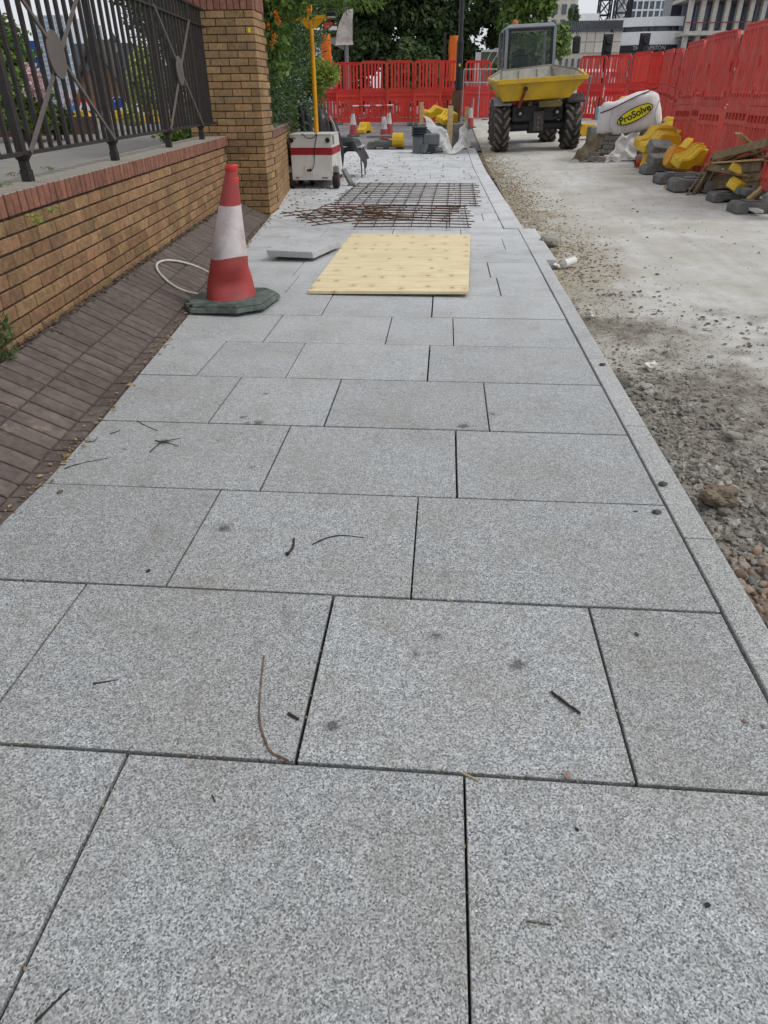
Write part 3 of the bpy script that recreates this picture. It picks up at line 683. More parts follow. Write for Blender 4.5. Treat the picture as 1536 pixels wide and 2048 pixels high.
def pebble(label, x, y, r, mat, name='stone', z=0., sq=(1.2, .85, .6), amp=.3):
    p = G(x, y, z); p.z = z+r*sq[2]*.8; mb = MB(); mb.rock((0, 0, 0), r, sq, amp, Matrix.Rotation(random.random()*6, 3, 'Z'))
    return tag(mb.obj(name, mat, loc=p), label, 'stone')
ST1 = M('dark_stone', '#5b5955', '#45433f', 30, .85, bmp=.4); ST2 = M('pink_stone', '#94807a', '#7d6c66', 30, .85, bmp=.4); ST3 = M('black_grit', '#26241f', '#34302a', 30, .8); ST4 = M('clod_earth', '#7a6d5c', '#594f43', 12, .95, bmp=.8, bscale=30, dirt='#8f8372', dscale=9)
pebble('dark grey flat stone on the slab near the kerb', 1313, 1027, .0135, ST1)
pebble('small dark stone left of the flat one', 1271, 1024, .006, ST1)
pebble('dark wedge-shaped stone on the kerb joint', 1325, 971, .015, ST1)
pebble('pinkish pebble on the row joint in the foreground', 1134, 1552, .0085, ST2)
pebble('small brown stone on the right foreground slab', 1273, 1270, .0065, ST1)
pebble('brown pebble near the right edge of the foreground', 1489, 1444, .006, ST2)
pebble('reddish pebble at the right edge of the picture', 1527, 1454, .006, ST2)
pebble('black stone on the bottom right slab', 1414, 1812, .0055, ST3)
pebble('black speck of grit on the bottom centre slab', 1154, 1660, .004, ST3)
pebble('black lump on the left foreground slab near its joint', 297, 1143, .007, ST3)
pebble('dark round stone on the slab by the brick margin', 120, 986, .010, ST1)
pebble('small grey stone on the second kerb stone', 1205, 731, .014, ST1)
_i3 = _ico(4); mbc = MB(); mbc.add([Vector((p.x*.068, p.y*.05, p.z*.042))*(1+.45*noise.noise(p*1.6)+.22*noise.noise(p*5)+.1*noise.noise(p*12)) for p in _i3[0]], _i3[1])
tag(mbc.obj('earth_clod', ST4, loc=G(1440, 1006, -.06)+Vector((0, 0, .03))), 'big brown earth clod among the gravel', 'stone')
pebble('pale angular stone beside the far gravel', 1468, 877, .032, M('pale_stone', '#a09c95', '#868279', 20, .9), 'stone', -.07)
pebble('flat brown-grey stone against the kerb by the gravel', 1240, 772, .05, ST1, 'stone', -.07, (1.4, .8, .4))
pebble('light grey flat stone beside the white wrapper', 1293, 775, .03, M('pale_stone', '#a09c95'), 'stone', -.07, (1.4, .8, .4))
# screw
p0, p1 = G(1054, 1841, .003), G(1105, 1849, .003); sc = thing('screw', 'small metal screw lying on the bottom right slab', 'screw', p0)
dv = p1-p0; mb = MB()
mb.tube([Vector((0, 0, 0)), dv*.8, dv], [.0016, .0016, .0004], 6); mb.obj('shank', M('screw_metal', '#8a8276', '#5d564c', 30, .4, metal=.7), sc)
mb = MB()
for i in range(14): q = dv*(i/15+.06); mb.tube([q-dv*.012, q, q+dv*.012], [.0015, .0027, .0015], 6)
mb.obj('thread', MATS['screw_metal'], sc); MB().tube([-dv*.03, dv*.01], [.003, .002], 8).obj('head', MATS['screw_metal'], sc)
# white pipe offcut, papers
p = G(1102, 512, -.03); tag(MB().tube([(0, 0, 0), (.10, .07, .02)], .036, 14).obj('pipe_offcut', M('white_plastic', '#dcdcd8', '#c9c9c4', 8, .5), sm=True, loc=(1.12, 6.55, -.03)), 'short white pipe offcut lying beside the kerb end', 'pipe')
def wad(label, x, y, r, mat, name='paper_scrap', z=-.07):
    p = G(x, y, z); mb = MB(); mb.rock((0, 0, 0), r, (1.3, .9, .55), .9); return tag(mb.obj(name, mat, loc=p+Vector((0, 0, r*.4))), label, 'litter')
PAP = M('paper_white', '#d9d6cf', '#bdb9b0', 12, .9)
wad('crumpled white wrapper on the dirt near the kerb', 1300, 735, .035, PAP); wad('small white scrap beside the kerb below the pipe offcut', 1113, 535, .035, PAP); wad('white scrap on the dark dirt', 1180, 632, .03, PAP)
pebble('broken concrete lump beside the white pipe offcut', 1100, 490, .09, M('pale_stone', '#a09c95'), 'concrete_lump', -.05, (1.2, .9, .7))
# litter
def flakes(name, label, pts, mat, smin, smax, kinds=1):
    mb = MB()
    for p in pts:
        s = random.uniform(smin, smax); a = random.random()*6.28; t = random.uniform(-.5, .5); r = Matrix.Rotation(a, 3, 'Z') @ Matrix.Rotation(t, 3, 'X')
        l, w_ = s, s*random.uniform(.25, .6)
        mb.add([Vector(p)+r @ Vector(q) for q in ((-l, 0, .002), (0, -w_, 0), (l, 0, .002), (0, w_, .002+s*.15))], [(0, 1, 2), (0, 2, 3)])
    return stuff(mb.obj(name, mat), label, 'litter')
LEAF = M('dry_leaf', '#9c8862', '#776245', 30, .9, island=.45, bmp=0)
DEBR = M('dark_litter', '#4a4136', '#6a5c48', 30, .95, island=.5, bmp=0)
pts = []
while len(pts) < 520:
    y = random.uniform(1.9, 9.1); c = .35+.65*max(0, fbm(3.3, y, 1.3)+.3)
    if random.random() > c: continue
    x = edgex(y)+random.gauss(0, .02+.006*y*.3); pts.append((x, y, max(bankz(x, y), 0)+.004))
flakes('leaf_litter', 'dry tan leaf litter along the edge between the brick margin and the slabs', pts, LEAF, .006, .018)
pts = []
while len(pts) < 700:
    y = random.uniform(2.6, 9.1); x = wallx(y)+abs(random.gauss(.0, .02))+.004; pts.append((x, y, bankz(x, y)+.006))
flakes('wall_foot_litter', 'dark crumbled dirt along the foot of the brick wall', pts, DEBR, .008, .022)
pts = []
while len(pts) < 900:
    y = random.uniform(8.6, 18.5); x = random.uniform(edgex(y)+.02, .4); k = (x-edgex(y))
    if random.random() > math.exp(-k*.9)+.06: continue
    pts.append((x, y, zg(y)+.004))
flakes('paving_litter', 'dark leaf scraps scattered over the far paving near the light tower', pts, DEBR, .008, .035)
pts = []
for k in range(0, 5):
    for _ in range(26): pts.append((random.uniform(-1.4, .84), Y0+k*GAU+random.uniform(-.006, .006), .001))
    for x in joints.get(k-1, []):
        for _ in range(7): pts.append((x+random.uniform(-.005, .005), Y0+(k-1+random.random())*GAU, .001))
flakes('joint_crumbs', 'tan crumbs and husks caught in the joints of the nearest slabs', pts, LEAF, .002, .0065)
pts = []
for cx, cy, sx_, n_ in [(1.75, 4.9, .3, 90), (2.3, 4.4, .25, 90), (1.5, 5.6, .25, 60), (2.7, 4.0, .3, 60), (2.2, 7.5, 1., 40), (3., 10., 1., 30)]:
    for _ in range(n_): x, y = random.gauss(cx, sx_), random.gauss(cy, sx_*.8); pts.append((x, y, roadz(x, y)+.006))
flakes('road_litter', 'dark bark scraps and clods strewn across the pale road', pts, DEBR, .008, .03)
# ================================================================ light tower
TW = M('tower_white', '#d5d3cf', '#c4c1bb', 3, .5, bmp=.05, dirt='#97918a', dscale=5, damt=.35); TR = M('tower_red', '#9c1f2c', '#8c1c28', 5, .5, bmp=.03)
TG = M('grey_plastic', '#7d7d78', '#676763', 8, .6); BLK = M('black_rubber', '#2b2a2a', '#1f1e1e', 12, .75, bmp=.2); YEL = M('mast_yellow', '#e0a012', '#c98c10', 4, .45, bmp=.05); BLKP = M('black_paint', '#191a1c', '#222326', 6, .4, bmp=.05)
lt = thing('light_tower', 'white trolley light tower with red band and tall yellow T-shaped mast', 'light tower', (-2.14, 12.05, 0))
W2, Z0, Z1 = .335, .13, .775
def tq_(z):   # back depth of the tapered body at height z
    return lerp(1.25, .75, (z-Z0)/(Z1-Z0))
def shell(z0, z1, e, mat, nm, cut=0):
    a, b_ = tq_(z0), tq_(z1); mb = MB()
    mb.hexa([(-W2-e, -e, z0), (W2+e, -e, z0), (W2+e, a+e, z0), (-W2-e, a+e, z0), (-W2-e, -e, z1), (W2+e, -e, z1), (W2+e, b_+e, z1), (-W2-e, b_+e, z1)])
    return mb.obj(nm, mat, lt, bevel=.006)
body = shell(Z0, Z1, 0, TW, 'body'); shell(.49, .60, .003, TR, 'red_band'); shell(Z1, Z1+.014, .008, TW, 'lid')
MB().box((-.05, -.006, .285), (.15, .012, .13)).obj('socket_panel', M('panel_cream', '#cfcbc2'), lt, bevel=.003)
mb = MB(); mb.cyl((-.03, -.03, .275), (-.03, 0, .275), .022); mb.cyl((-.07, -.025, .275), (-.07, 0, .275), .016); mb.obj('plug', BLK, lt)
for x in (-.31, .27): MB().cyl((x, -.03, .70), (x, 0, .70), .035, n=16).obj('side_lamp', BLK, lt, sm=True)
MB().tube(spline([Vector(q) for q in ((-.03, -.03, .275), (.03, -.04, .33), (.05, -.012, .5), (.07, -.012, .65), (.1, -.01, .76), (.09, 0, .80))]), .006, 6).obj('cable', BLK, lt, sm=True)
MB().tube(spline([Vector(q) for q in ((.1, -.01, .785), (.04, -.015, .735), (-.06, -.015, .735), (-.12, -.01, .785), (-.15, .0, .77))]), .006, 6).obj('cable', BLK, lt, sm=True)
for x in (-.25, .2): MB().box((x, -.004, .165), (.09 if x > 0 else .05, .008, .022)).obj('lettering_plate', TG, lt)
MB().box((W2+.004, .05, .25), (.006, .13, .03)).obj('lettering_plate', M('label_blue', '#8d95a8', '#a9a4ac', 60), lt)
MB().box((W2+.004, .27, .30), (.012, .07, .05)).obj('vent', BLK, lt)
MB().box((W2-.01, .12, .70), (.05, .1, .13)).obj('handle_bracket', TG, lt, bevel=.005)
def wheel(p, r, w_, nm='wheel', rim=TR):
    o = MB().lathe([(r*.45, -w_/2), (r*.85, -w_/2), (r, -w_*.3), (r, w_*.3), (r*.85, w_/2), (r*.45, w_/2)], 22, axis='x').obj(nm, BLK, lt, sm=True, loc=p)
    MB().lathe([(r*.2, -w_*.52), (r*.5, -w_*.55), (r*.5, w_*.55), (r*.2, w_*.6)], 16, axis='x').obj('rim', rim, o, sm=True)
    MB().lathe([(.01, -w_*.6), (r*.2, -w_*.58), (r*.2, w_*.58), (.01, w_*.66)], 10, axis='x').obj('hub', TG, o)
wheel((W2+.035, .1, .13), .13, .10); wheel((-W2-.045, .1, .13), .13, .10); wheel((-.1, .55, .085), .085, .06); wheel((-W2-.045, .95, .13), .13, .10)
for s in (-1, 1): MB().hexa([(s*(W2+.03)-.05, 0, .24), (s*(W2+.03)+.05, 0, .24), (s*(W2+.03)+.05, .2, .24), (s*(W2+.03)-.05, .2, .24), (s*(W2+.01)-.05, .02, .33), (s*(W2+.03)+.04, .02, .33), (s*(W2+.03)+.04, .18, .33), (s*(W2+.01)-.05, .18, .33)]).obj('mudguard', TG, lt, bevel=.006)
mb = MB(); mb.bar((W2+.09, .62, .24), (W2+.23, .5, .03), .09, .05); mb.box((W2+.235, .49, .02), (.12, .11, .04)); mb.obj('stabiliser_leg', TG, lt, bevel=.006)
mz = .35
MB().tube([(0.04, mz, .78), (0.04, mz, 2.16)], [.036, .034], 14).obj('mast', YEL, lt, sm=True)
MB().box((.04, mz, 2.3), (.05, .05, .34)).obj('mast_head', YEL, lt, bevel=.006)
mb = MB(); mb.bar((-.36, mz, 2.28), (.34, mz, 2.31), .05, .045); mb.hexa([(-.13, mz-.02, 2.27), (-.02, mz-.02, 2.16), (.0, mz-.02, 2.16), (.0, mz-.02, 2.27), (-.13, mz+.02, 2.27), (-.02, mz+.02, 2.16), (.0, mz+.02, 2.16), (.0, mz+.02, 2.27)])
mb.hexa([(.08, mz-.02, 2.28), (.08, mz-.02, 2.17), (.11, mz-.02, 2.17), (.24, mz-.02, 2.28), (.08, mz+.02, 2.28), (.08, mz+.02, 2.17), (.11, mz+.02, 2.17), (.24, mz+.02, 2.28)]); mb.obj('crossbar', YEL, lt)
for x, z in ((-.41, 2.275), (.36, 2.335)):
    o = MB().box((x, mz, z), (.15, .18, .06)).obj('floodlight', BLKP, lt, bevel=.012); MB().box((x, mz-.02, z-.035), (.11, .12, .012)).obj('lens', M('lamp_lens', '#b9c0c4', rough=.2), o)
# table with black sheeting, rolls, sacks
ft = thing('folding_table', 'thin-legged folding table loaded with black sheeting beside the light tower', 'table', (-1.98, 14.15, 0))
MB().box((0, 0, .50), (.9, .6, .03)).obj('table_top', M('table_grey', '#a9a9a6'), ft, bevel=.005)
for x, y in ((-.42, -.27), (.42, -.27), (.42, .27), (-.42, .27)): MB().tube([(x, y, .49), (x*1.06, y*1.06, .0)], .011, 8).obj('leg', BLKP, ft)
MB().bar((-.42, -.27, .44), (.42, -.27, .44), .02, .02).obj('stretcher', BLKP, ft)
def crumple(name, pts2, zf, mat, label, cat, loc, th=0, amp=.05, seed=1, freq=4.):
    """draped sheet: grid u,v -> pts2(u,v) with noise"""
    nu = nv = 22; vs = []
    for i in range(nu+1):
        for j in range(nv+1):
            p = Vector(pts2(i/nu, j/nv)); q = p*freq+Vector((seed, 0, 0))
            vs.append(p+Vector((noise.noise(q), noise.noise(q+Vector((7, 3, 1))), noise.noise(q+Vector((1, 9, 4)))))*amp)
    mb = MB().add(vs, [(i*(nv+1)+j, (i+1)*(nv+1)+j, (i+1)*(nv+1)+j+1, i*(nv+1)+j+1) for i in range(nu) for j in range(nv)])
    o = mb.obj(name, mat, sm=True, loc=loc, angle=60)
    return tag(o, label, cat) if label else o
BSHEET = M('black_sheet', '#1d1d1f', '#2c2c30', 6, .45, bmp=.3, bscale=20)
def drape(u, v):
    x = lerp(-.48, .52, u); y = lerp(-.34, .3, v); z = .56+.16*math.sin(math.pi*min(1, u*1.2))*math.sin(math.pi*v)+.05*math.sin(9*u)
    if u > .8: z -= (u-.8)*1.5; x += .04*(u-.8)
    if v < .12: z -= (.12-v)*1.2
    return (x, y, z)
crumple('black_sheeting', drape, 0, BSHEET, 'heap of black plastic sheeting piled on the folding table', 'sheeting', (-1.98, 14.15, .01), amp=.03, seed=3, freq=6)
for i, (x, y, lx, h, r, lb) in enumerate([(-2.36, 13.05, -.10, 1.17, .05, 'leftmost dark grey foam roll leaning by the wall behind the tower'), (-2.25, 13.1, -.13, 1.2, .06, 'middle thick dark grey foam roll leaning behind the tower'), (-2.12, 13.2, -.07, 1.18, .055, 'dark grey foam roll just left of the yellow mast')]):
    pts = [Vector((0, 0, .02)), Vector((lx*.4, 0, h*.45)), Vector((lx, .02, h*.9)), Vector((lx*1.05, .02, h))]
    tag(MB().tube(spline(pts, 4), [r]*9+[r*.85, r*.75, r*.6, r*.35], 14).obj('foam_roll', M('foam_grey', '#33363d', '#2a2c31', 5, .7), sm=True, loc=(x, y, 0)), lb, 'foam roll', 'foam rolls behind the light tower')
def sack(name, label, loc, sx, sy, sz, mat, seed, amp=.25, cat='sack'):
    mb = MB(); vs = []
    src = _ico(3)
    for p in src[0]:
        q = p*(1+amp*noise.noise(p*1.7+Vector((seed, 0, 0)))+amp*.4*noise.noise(p*4.5+Vector((seed, 5, 0))))
        z = q.z if q.z > -.75 else -.75
        vs.append((q.x*sx, q.y*sy, (z+.75)/1.75*sz))
    mb.add(vs, src[1]); o = mb.obj(name, mat, sm=True, loc=loc, angle=80); return tag(o, label, cat) if label else o
sk = thing('black_sack', 'tall black equipment sack with a ring eyelet right of the yellow mast', 'sack', (-2.17, 13.4, 0))
o = sack('bag', None, (0, 0, 0), .17, .15, 1.1, BSHEET, 3., .2); del_ = [o.__delitem__(k) for k in list(o.keys())]; o.parent = sk
MB().lathe([(.018, -.004), (.03, -.004), (.03, .004), (.018, .004)], 14, axis='y').obj('eyelet', M('eyelet_metal', '#c9c9c4', metal=.6, rough=.4), sk, loc=(.05, -.17, 1.0))
sack('black_bag', 'slumped black bag between the tall sack and the table', (-2.0, 13.6, 0), .16, .15, .92, BSHEET, 8., .28, 'bag')
tag(MB().tube(spline([Vector(q) for q in ((.0, 0, 1.0), (.09, -.05, .82), (.12, -.08, .62), (.17, -.09, .5), (.14, -.06, .42))]), .02, 6).obj('webbing_strap', M('strap_grey', '#a5a29d', '#8a8782', 20, .8), loc=(-2.02, 13.35, 0)), 'pale grey webbing strap hanging from the black bags', 'strap')
# ================================================================ red barriers
random.seed(41)
BRED = M('barrier_red', '#d63a2e', '#c43128', 3, .5, rand=.10, bmp=.08, dirt='#9c5a50', dscale=4, damt=.35); BREDF = M('barrier_red_dusty', '#c4453d', '#b53d36', 3, .6, rand=.08, bmp=.12, dirt='#b08078', dscale=5, damt=.45)
RUBG = M('grey_rubber', '#6f6f6d', '#5a5a59', 8, .85, rand=.12, bmp=.35, dirt='#85827b', dscale=5, damt=.5); REFL = M('reflective_white', '#cfc3c6', '#c3b6ba', 4, .5)
def barrier_meshes(mt):
    W_, T = 1.0, .045
    f = lambda u, v, h: (u, h, v)
    up = MB()
    ch = .09
    up.prism([(0, 1.02), (.075, 1.02), (.075, 1.91), (.11, 1.93), (.11, 2.0), (ch, 2.0), (.02, 1.95), (0, 1.9)], -T/2, T/2, f)
    up.prism([(W_, 1.02), (W_, 1.9), (W_-.02, 1.95), (W_-ch, 2.0), (W_-.11, 2.0), (W_-.11, 1.93), (W_-.075, 1.91), (W_-.075, 1.02)], -T/2, T/2, f)
    up.box((.5, 0, 1.965), (.78, T, .07)); up.box((.5, 0, 1.08), (.85, T, .12)); up.box((.5, 0, 2.0), (.84, T+.025, .025))
    for x in (.04, .96): up.box((x, -.03, 1.55), (.05, .03, .12)); up.box((x, -.03, 1.2), (.05, .03, .08))
    for i in range(7):                                   # rounded slot ends
        x = .075+.85*(i+.5)/7; up.cyl((x, -T/2-.012, 1.15), (x, T/2+.012, 1.15), .03, n=8)
    lo = MB()
    for x in (.04, .96): lo.box((x, 0, .55), (.08, T, .93))
    lo.box((.5, 0, .972), (.84, T, .115)); lo.box((.5, 0, .80), (.84, T, .06)); lo.box((.5, .012, .88), (.84, .015, .1)); lo.box((.5, 0, .14), (.84, T, .12))
    for i in range(5): lo.box((.2+.15*i, -.01, .88), (.03, .03, .1))
    for i in range(7):
        x = .075+.85*(i+.5)/7; lo.cyl((x, -T/2-.01, .21), (x, T/2+.01, .21), .028, n=8)
    s1 = MB().box((0, 0, 1.54), (.074, T*.8, .82)); s2 = MB().box((0, 0, .49), (.078, T*.8, .6))
    ft = MB().box((0, 0, .045), (.2, .42, .09)); ft.box((0, 0, .1), (.12, .2, .04))
    r = [up.mesh('upper_panel'), lo.mesh('lower_panel'), s1.mesh('slat'), s2.mesh('slat'), ft.mesh('foot', bevel=.012)]
    for me in r[:4]: me.materials.append(mt)
    r[4].materials.append(RUBG); return r
BMESH = {'a': barrier_meshes(BRED), 'b': barrier_meshes(BREDF)}
SLX = [.075+.85*i/7 for i in range(1, 7)]
def barrier(a, b_, z, label, kind='a', board=None, tiers=2, group='two-tier red barriers', tilt=0.):
    a, b_ = Vector(a).to_2d(), Vector(b_).to_2d(); ang = math.atan2(b_.y-a.y, b_.x-a.x)
    t = thing('plastic_barrier', label, 'barrier', (a.x, a.y, z+random.uniform(-.025, .025)), (tilt, random.uniform(-.012, .012), ang), group)
    U, Lo, S1, S2, Ft = BMESH[kind]
    link('lower_panel', Lo, None, t)
    if tiers > 1: link('upper_panel', U, None, t)
    for x in SLX:
        if tiers > 1: link('slat', S1, None, t, (x, 0, 0))
        link('slat', S2, None, t, (x, 0, 0))
    link('foot', Ft, None, t, (.12, 0, 0)); link('foot', Ft, None, t, (.88, 0, 0))
    if board: MB().box((.5, .03, board), (.86, .008, .17)).obj('reflective_board', REFL, t)
    return t
ordn = ['first', 'second', 'third', 'fourth', 'fifth', 'sixth', 'seventh', 'eighth', 'ninth', 'tenth', 'eleventh', 'twelfth', 'thirteenth']
# far row across the footway
Yr = 29.2
for i, (xa, xb, dy) in enumerate([(622, 668, .5), (669, 715, .3), (719, 769, 0), (773, 826, -.15), (829, 882, -.3), (870, 918, .55)]):
    A = D(xa, 123, Yr+dy); B = D(xb, 123, Yr+dy)
    barrier(A, B, zg(Yr)-.02, 'red two-tier plastic barrier across the footway, %s from the left behind the yellow mast' % ordn[i], 'a')
# second line seen through the slots
for i in range(6):
    x = -4.6+1.15*i
    barrier((x, 33.6+.2*(i % 2)), (x+1, 33.5), zg(34)+.02, 'single red barrier with white board behind the far row, %s from the left' % ordn[i], 'a', .62, 1, 'single-tier red barriers')
# right-hand row, far part: bends towards the camera
P = D(1162, 116, 29.6); seq = [1219, 1268, 1306, 1331, 1342, 1351, 1359, 1367, 1375, 1383, 1391]
for i, px in enumerate(seq):
    best = None
    for k in range(0, 110):
        Y_ = P.y-.01*k; Q = D(px, 105, Y_); d_ = abs((Q.to_2d()-P.to_2d()).length-1.03)
        if best is None or d_ < best[0]: best = (d_, Q)
    Q = best[1]
    barrier(P, Q, zroad((P.x+Q.x)/2, (P.y+Q.y)/2)-.04, 'red two-tier plastic barrier of the right-hand row, %s from the dumper' % ordn[i], 'a' if i < 4 else 'b', 1.43 if i in (0, 1) else None, tilt=random.uniform(-.02, .02))
    P = Q+(Q-P).normalized()*.02
near = [((4.46, 15.75), (4.46, 14.75)), ((4.44, 14.7), (4.34, 13.7)), ((4.22, 13.5), (4.26, 12.5)), ((4.26, 12.42), (4.24, 11.42)), ((4.22, 11.36), (4.16, 10.36)), ((4.16, 10.3), (4.14, 9.3))]
for i, (a, b_) in enumerate(near):
    barrier(a, b_, .115, 'tall dusty red barrier of the near right group, %s from its far end' % ordn[i], 'b', tilt=random.uniform(-.015, .015))
# ================================================================ yellow moulded feet and other site pieces
YFOOT = M('yellow_plastic', '#d9b21c', '#c79d18', 3, .5, rand=.14, bmp=.1, dirt='#a08a45', dscale=4, damt=.5)
_pf = [(-.42, 0), (-.42, .10), (-.38, .14), (-.29, .15), (-.24, .18), (-.18, .29), (-.14, .31), (.14, .31), (.18, .29), (.24, .18), (.29, .15), (.38, .14), (.42, .10), (.42, 0), (.22, 0), (.16, .07), (-.16, .07), (-.22, 0)]
FOOT_ME = MB(); FOOT_ME.prism(_pf, -.13, .13, lambda u, v, h: (u, h, v)); FOOT_ME = FOOT_ME.mesh('moulding', True, .014, 35); FOOT_ME.materials.append(YFOOT)
RIB_ME = MB()
for h in (-.09, .0, .09): RIB_ME.prism([(u*1.012, v*1.02 if v > 0 else v) for u, v in _pf[1:13]]+[(.40, .1), (.28, .13), (.22, .16), (.17, .27), (-.17, .27), (-.22, .16), (-.28, .13), (-.40, .1)][0:0], h-.02, h+.02, lambda u, v, h_: (u, h_, v))
RIB_ME = RIB_ME.mesh('rib', True, 0, 35); RIB_ME.materials.append(YFOOT)
def yfoot(label, loc, rot=(0, 0, 0), s=1.):
    t = thing('barrier_foot', label, 'barrier foot', loc, rot, 'yellow moulded barrier feet'); t.scale = (s, s, s)
    link('moulding', FOOT_ME, None, t); link('rib', RIB_ME, None, t); return t
RB_ME = MB(); RB_ME.prism([(-.4, 0), (-.4, .10), (-.36, .15), (.36, .15), (.4, .10), (.4, 0), (.24, 0), (.22, .05), (.06, .05), (.04, 0), (-.04, 0), (-.06, .05), (-.22, .05), (-.24, 0)], -.17, .17, lambda u, v, h: (u, h, v)); RB_ME.box((0, 0, .158), (.5, .22, .02)); RB_ME = RB_ME.mesh('block', True, .012, 35); RB_ME.materials.append(RUBG)
def rfoot(label, loc, rot=(0, 0, 0), s=1.):
    t = thing('rubber_foot', label, 'rubber foot', loc, rot, 'grey rubber feet'); t.scale = (s, s, s)
    link('block', RB_ME, None, t); MB().box((0, 0, .17), (.16, .1, .015)).obj('socket', BLK, t); return t
def on(x, y, Y): p = D(x, y, Y); return p
def zr(p): return zroad(p.x, p.y) if p.x > .9 else zg(p.y)
def ground_at(px, Y):
    p = D(px, 250, Y); p.z = zr(p) if p.x > .9 else zg(p.y)-.02; return p
# right edge heap, far to near
for i, (px, Y, up_, rx_, ry, rz, s, lb) in enumerate([
    (1345, 17.2, .40, .05, .1, .2, 1.0, 'yellow moulded barrier foot at the back of the heap, right of the white bag'),
    (1354, 16.3, .36, .05, .1, .2, 1.0, 'yellow moulded foot leaning on the red row beside the grey sheet'),
    (1352, 15.8, .22, .1, -.1, .4, 1.05, 'yellow moulded foot lower in the heap beside the grey sheet'),
    (1325, 15.2, .34, .08, .0, .2, 1.1, 'clean yellow moulded foot lying over two others above the orange pipe'),
    (1334, 14.6, .26, .15, .08, .3, 1.1, 'yellow ribbed foot tilted forward above the grey kerb blocks'),
    (1314, 14.5, .0, .0, .0, 1.2, 1.0, 'stained yellow foot standing on the ground by the orange pipe'),
    (1345, 14.2, .12, .2, .3, .9, 1.0, 'yellow foot squeezed behind the grey kerb blocks'),
    (1312, 17.9, .30, .1, .1, .15, 1.0, 'yellow moulded foot peeping out between the white bag and the red row'),
    (1368, 15.3, .26, .1, .1, .25, 1.05, 'yellow moulded foot against the red row above the yellow drum'),
    (1366, 14.6, .06, .1, .2, .5, 1.0, 'yellow moulded foot low behind the yellow drum'),
    (1398, 13.7, .22, .1, .1, .2, 1.0, 'yellow moulded foot against the red row behind the drum end'),
    (1413, 13.0, .16, .3, .1, .3, 1.1, 'yellow foot on edge between the yellow drum and the broken pallet'),
    (1532, 10.9, .22, .2, .35, .5, 1.0, 'dirty yellow foot standing on end at the right picture edge'),
    (1545, 10.7, .05, .2, .3, .2, 1.0, 'dirty yellow foot at the bottom of the right-edge pile')]):
    p = ground_at(px, Y); yfoot(lb, (p.x, p.y, p.z+up_), (rx_, ry, rz), s)
p = ground_at(1330, 13.9)
KB = M('concrete_grey', '#7f7f7c', '#686865', 8, .9, rand=.15, bmp=.4, dirt='#9d9a92', dscale=7)
MBk = MB().box((0, 0, 0), (.42, .26, .17)).mesh('kerb_block', bevel=.012); MBk.materials.append(KB)
for lb, dx, dy, dz, rt in [('dark grey concrete block on top of the pale one, right heap', 0, .02, .40, (.5, .1, .3)), ('pale grey concrete block leaning in the right heap', 0, -.12, .24, (.35, -.05, .25))]:
    o = link('concrete_block', MBk, None, None, (p.x+dx, p.y+dy, p.z+dz), rt); tag(o, lb, 'concrete block')
rfoot('black rubber foot under the grey concrete blocks', (p.x+.12, p.y-.05, p.z), (0, 0, .1), 1.0)
p = ground_at(1372, 12.75); rfoot('rounded grey rubber foot below the yellow drum', (p.x, p.y-.2, p.z), (0, 0, .15), .95)
p = ground_at(1302, 16.2); rfoot('dark rubber foot beside the orange pipe, at the pallet corner', (p.x, p.y, p.z), (0, 0, 1.2), .9)
p = ground_at(1376, 13.3); t = thing('yellow_drum', 'yellow ribbed plastic drum lying on its side in the right heap', 'drum', (p.x, p.y, p.z+.27), (0, .22, .1))
MB().lathe([(.10, -.26), (.15, -.25), (.165, -.2), (.165, .2), (.15, .25), (.10, .26)], 18, axis='x').obj('shell', M('orange_yellow_plastic', '#dc9a1c', '#c98a18', 4, .45, bmp=.05), t, sm=True)
for i in range(9):
    a = 6.28*i/9; MB().bar((-.2, .166*math.cos(a), .166*math.sin(a)), (.2, .166*math.cos(a), .166*math.sin(a)), .02, .02).obj('rib', MATS['orange_yellow_plastic'], t)
p = ground_at(1283, 15.0); t = thing('clay_pipe', 'orange clay drain pipe on the concrete with its dark open end towards the left', 'pipe', (p.x, p.y, p.z+.085))
mb = MB(); k = 18; vs = []
for (r, x) in ((.055, .02), (.055, 0), (.075, 0), (.075, .5), (.055, .5)):
    vs += [Vector((x, r*math.cos(6.283*j/k)+.25*x, r*math.sin(6.283*j/k))) for j in range(k)]
mb.add(vs, [(i*k+j, i*k+(j+1) % k, (i+1)*k+(j+1) % k, (i+1)*k+j) for i in range(4) for j in range(k)]); mb.obj('barrel', M('clay_orange', '#b5563c', '#9c4a34', 6, .7), t, sm=True)
MB().lathe([(.001, .015), (.054, .018), (.054, .02), (.001, .02)], 16, axis='x').obj('bore_disc', M('bore_shade', '#1c1512'), t)  # dark disc closes the pipe, coloured as its shaded hollow
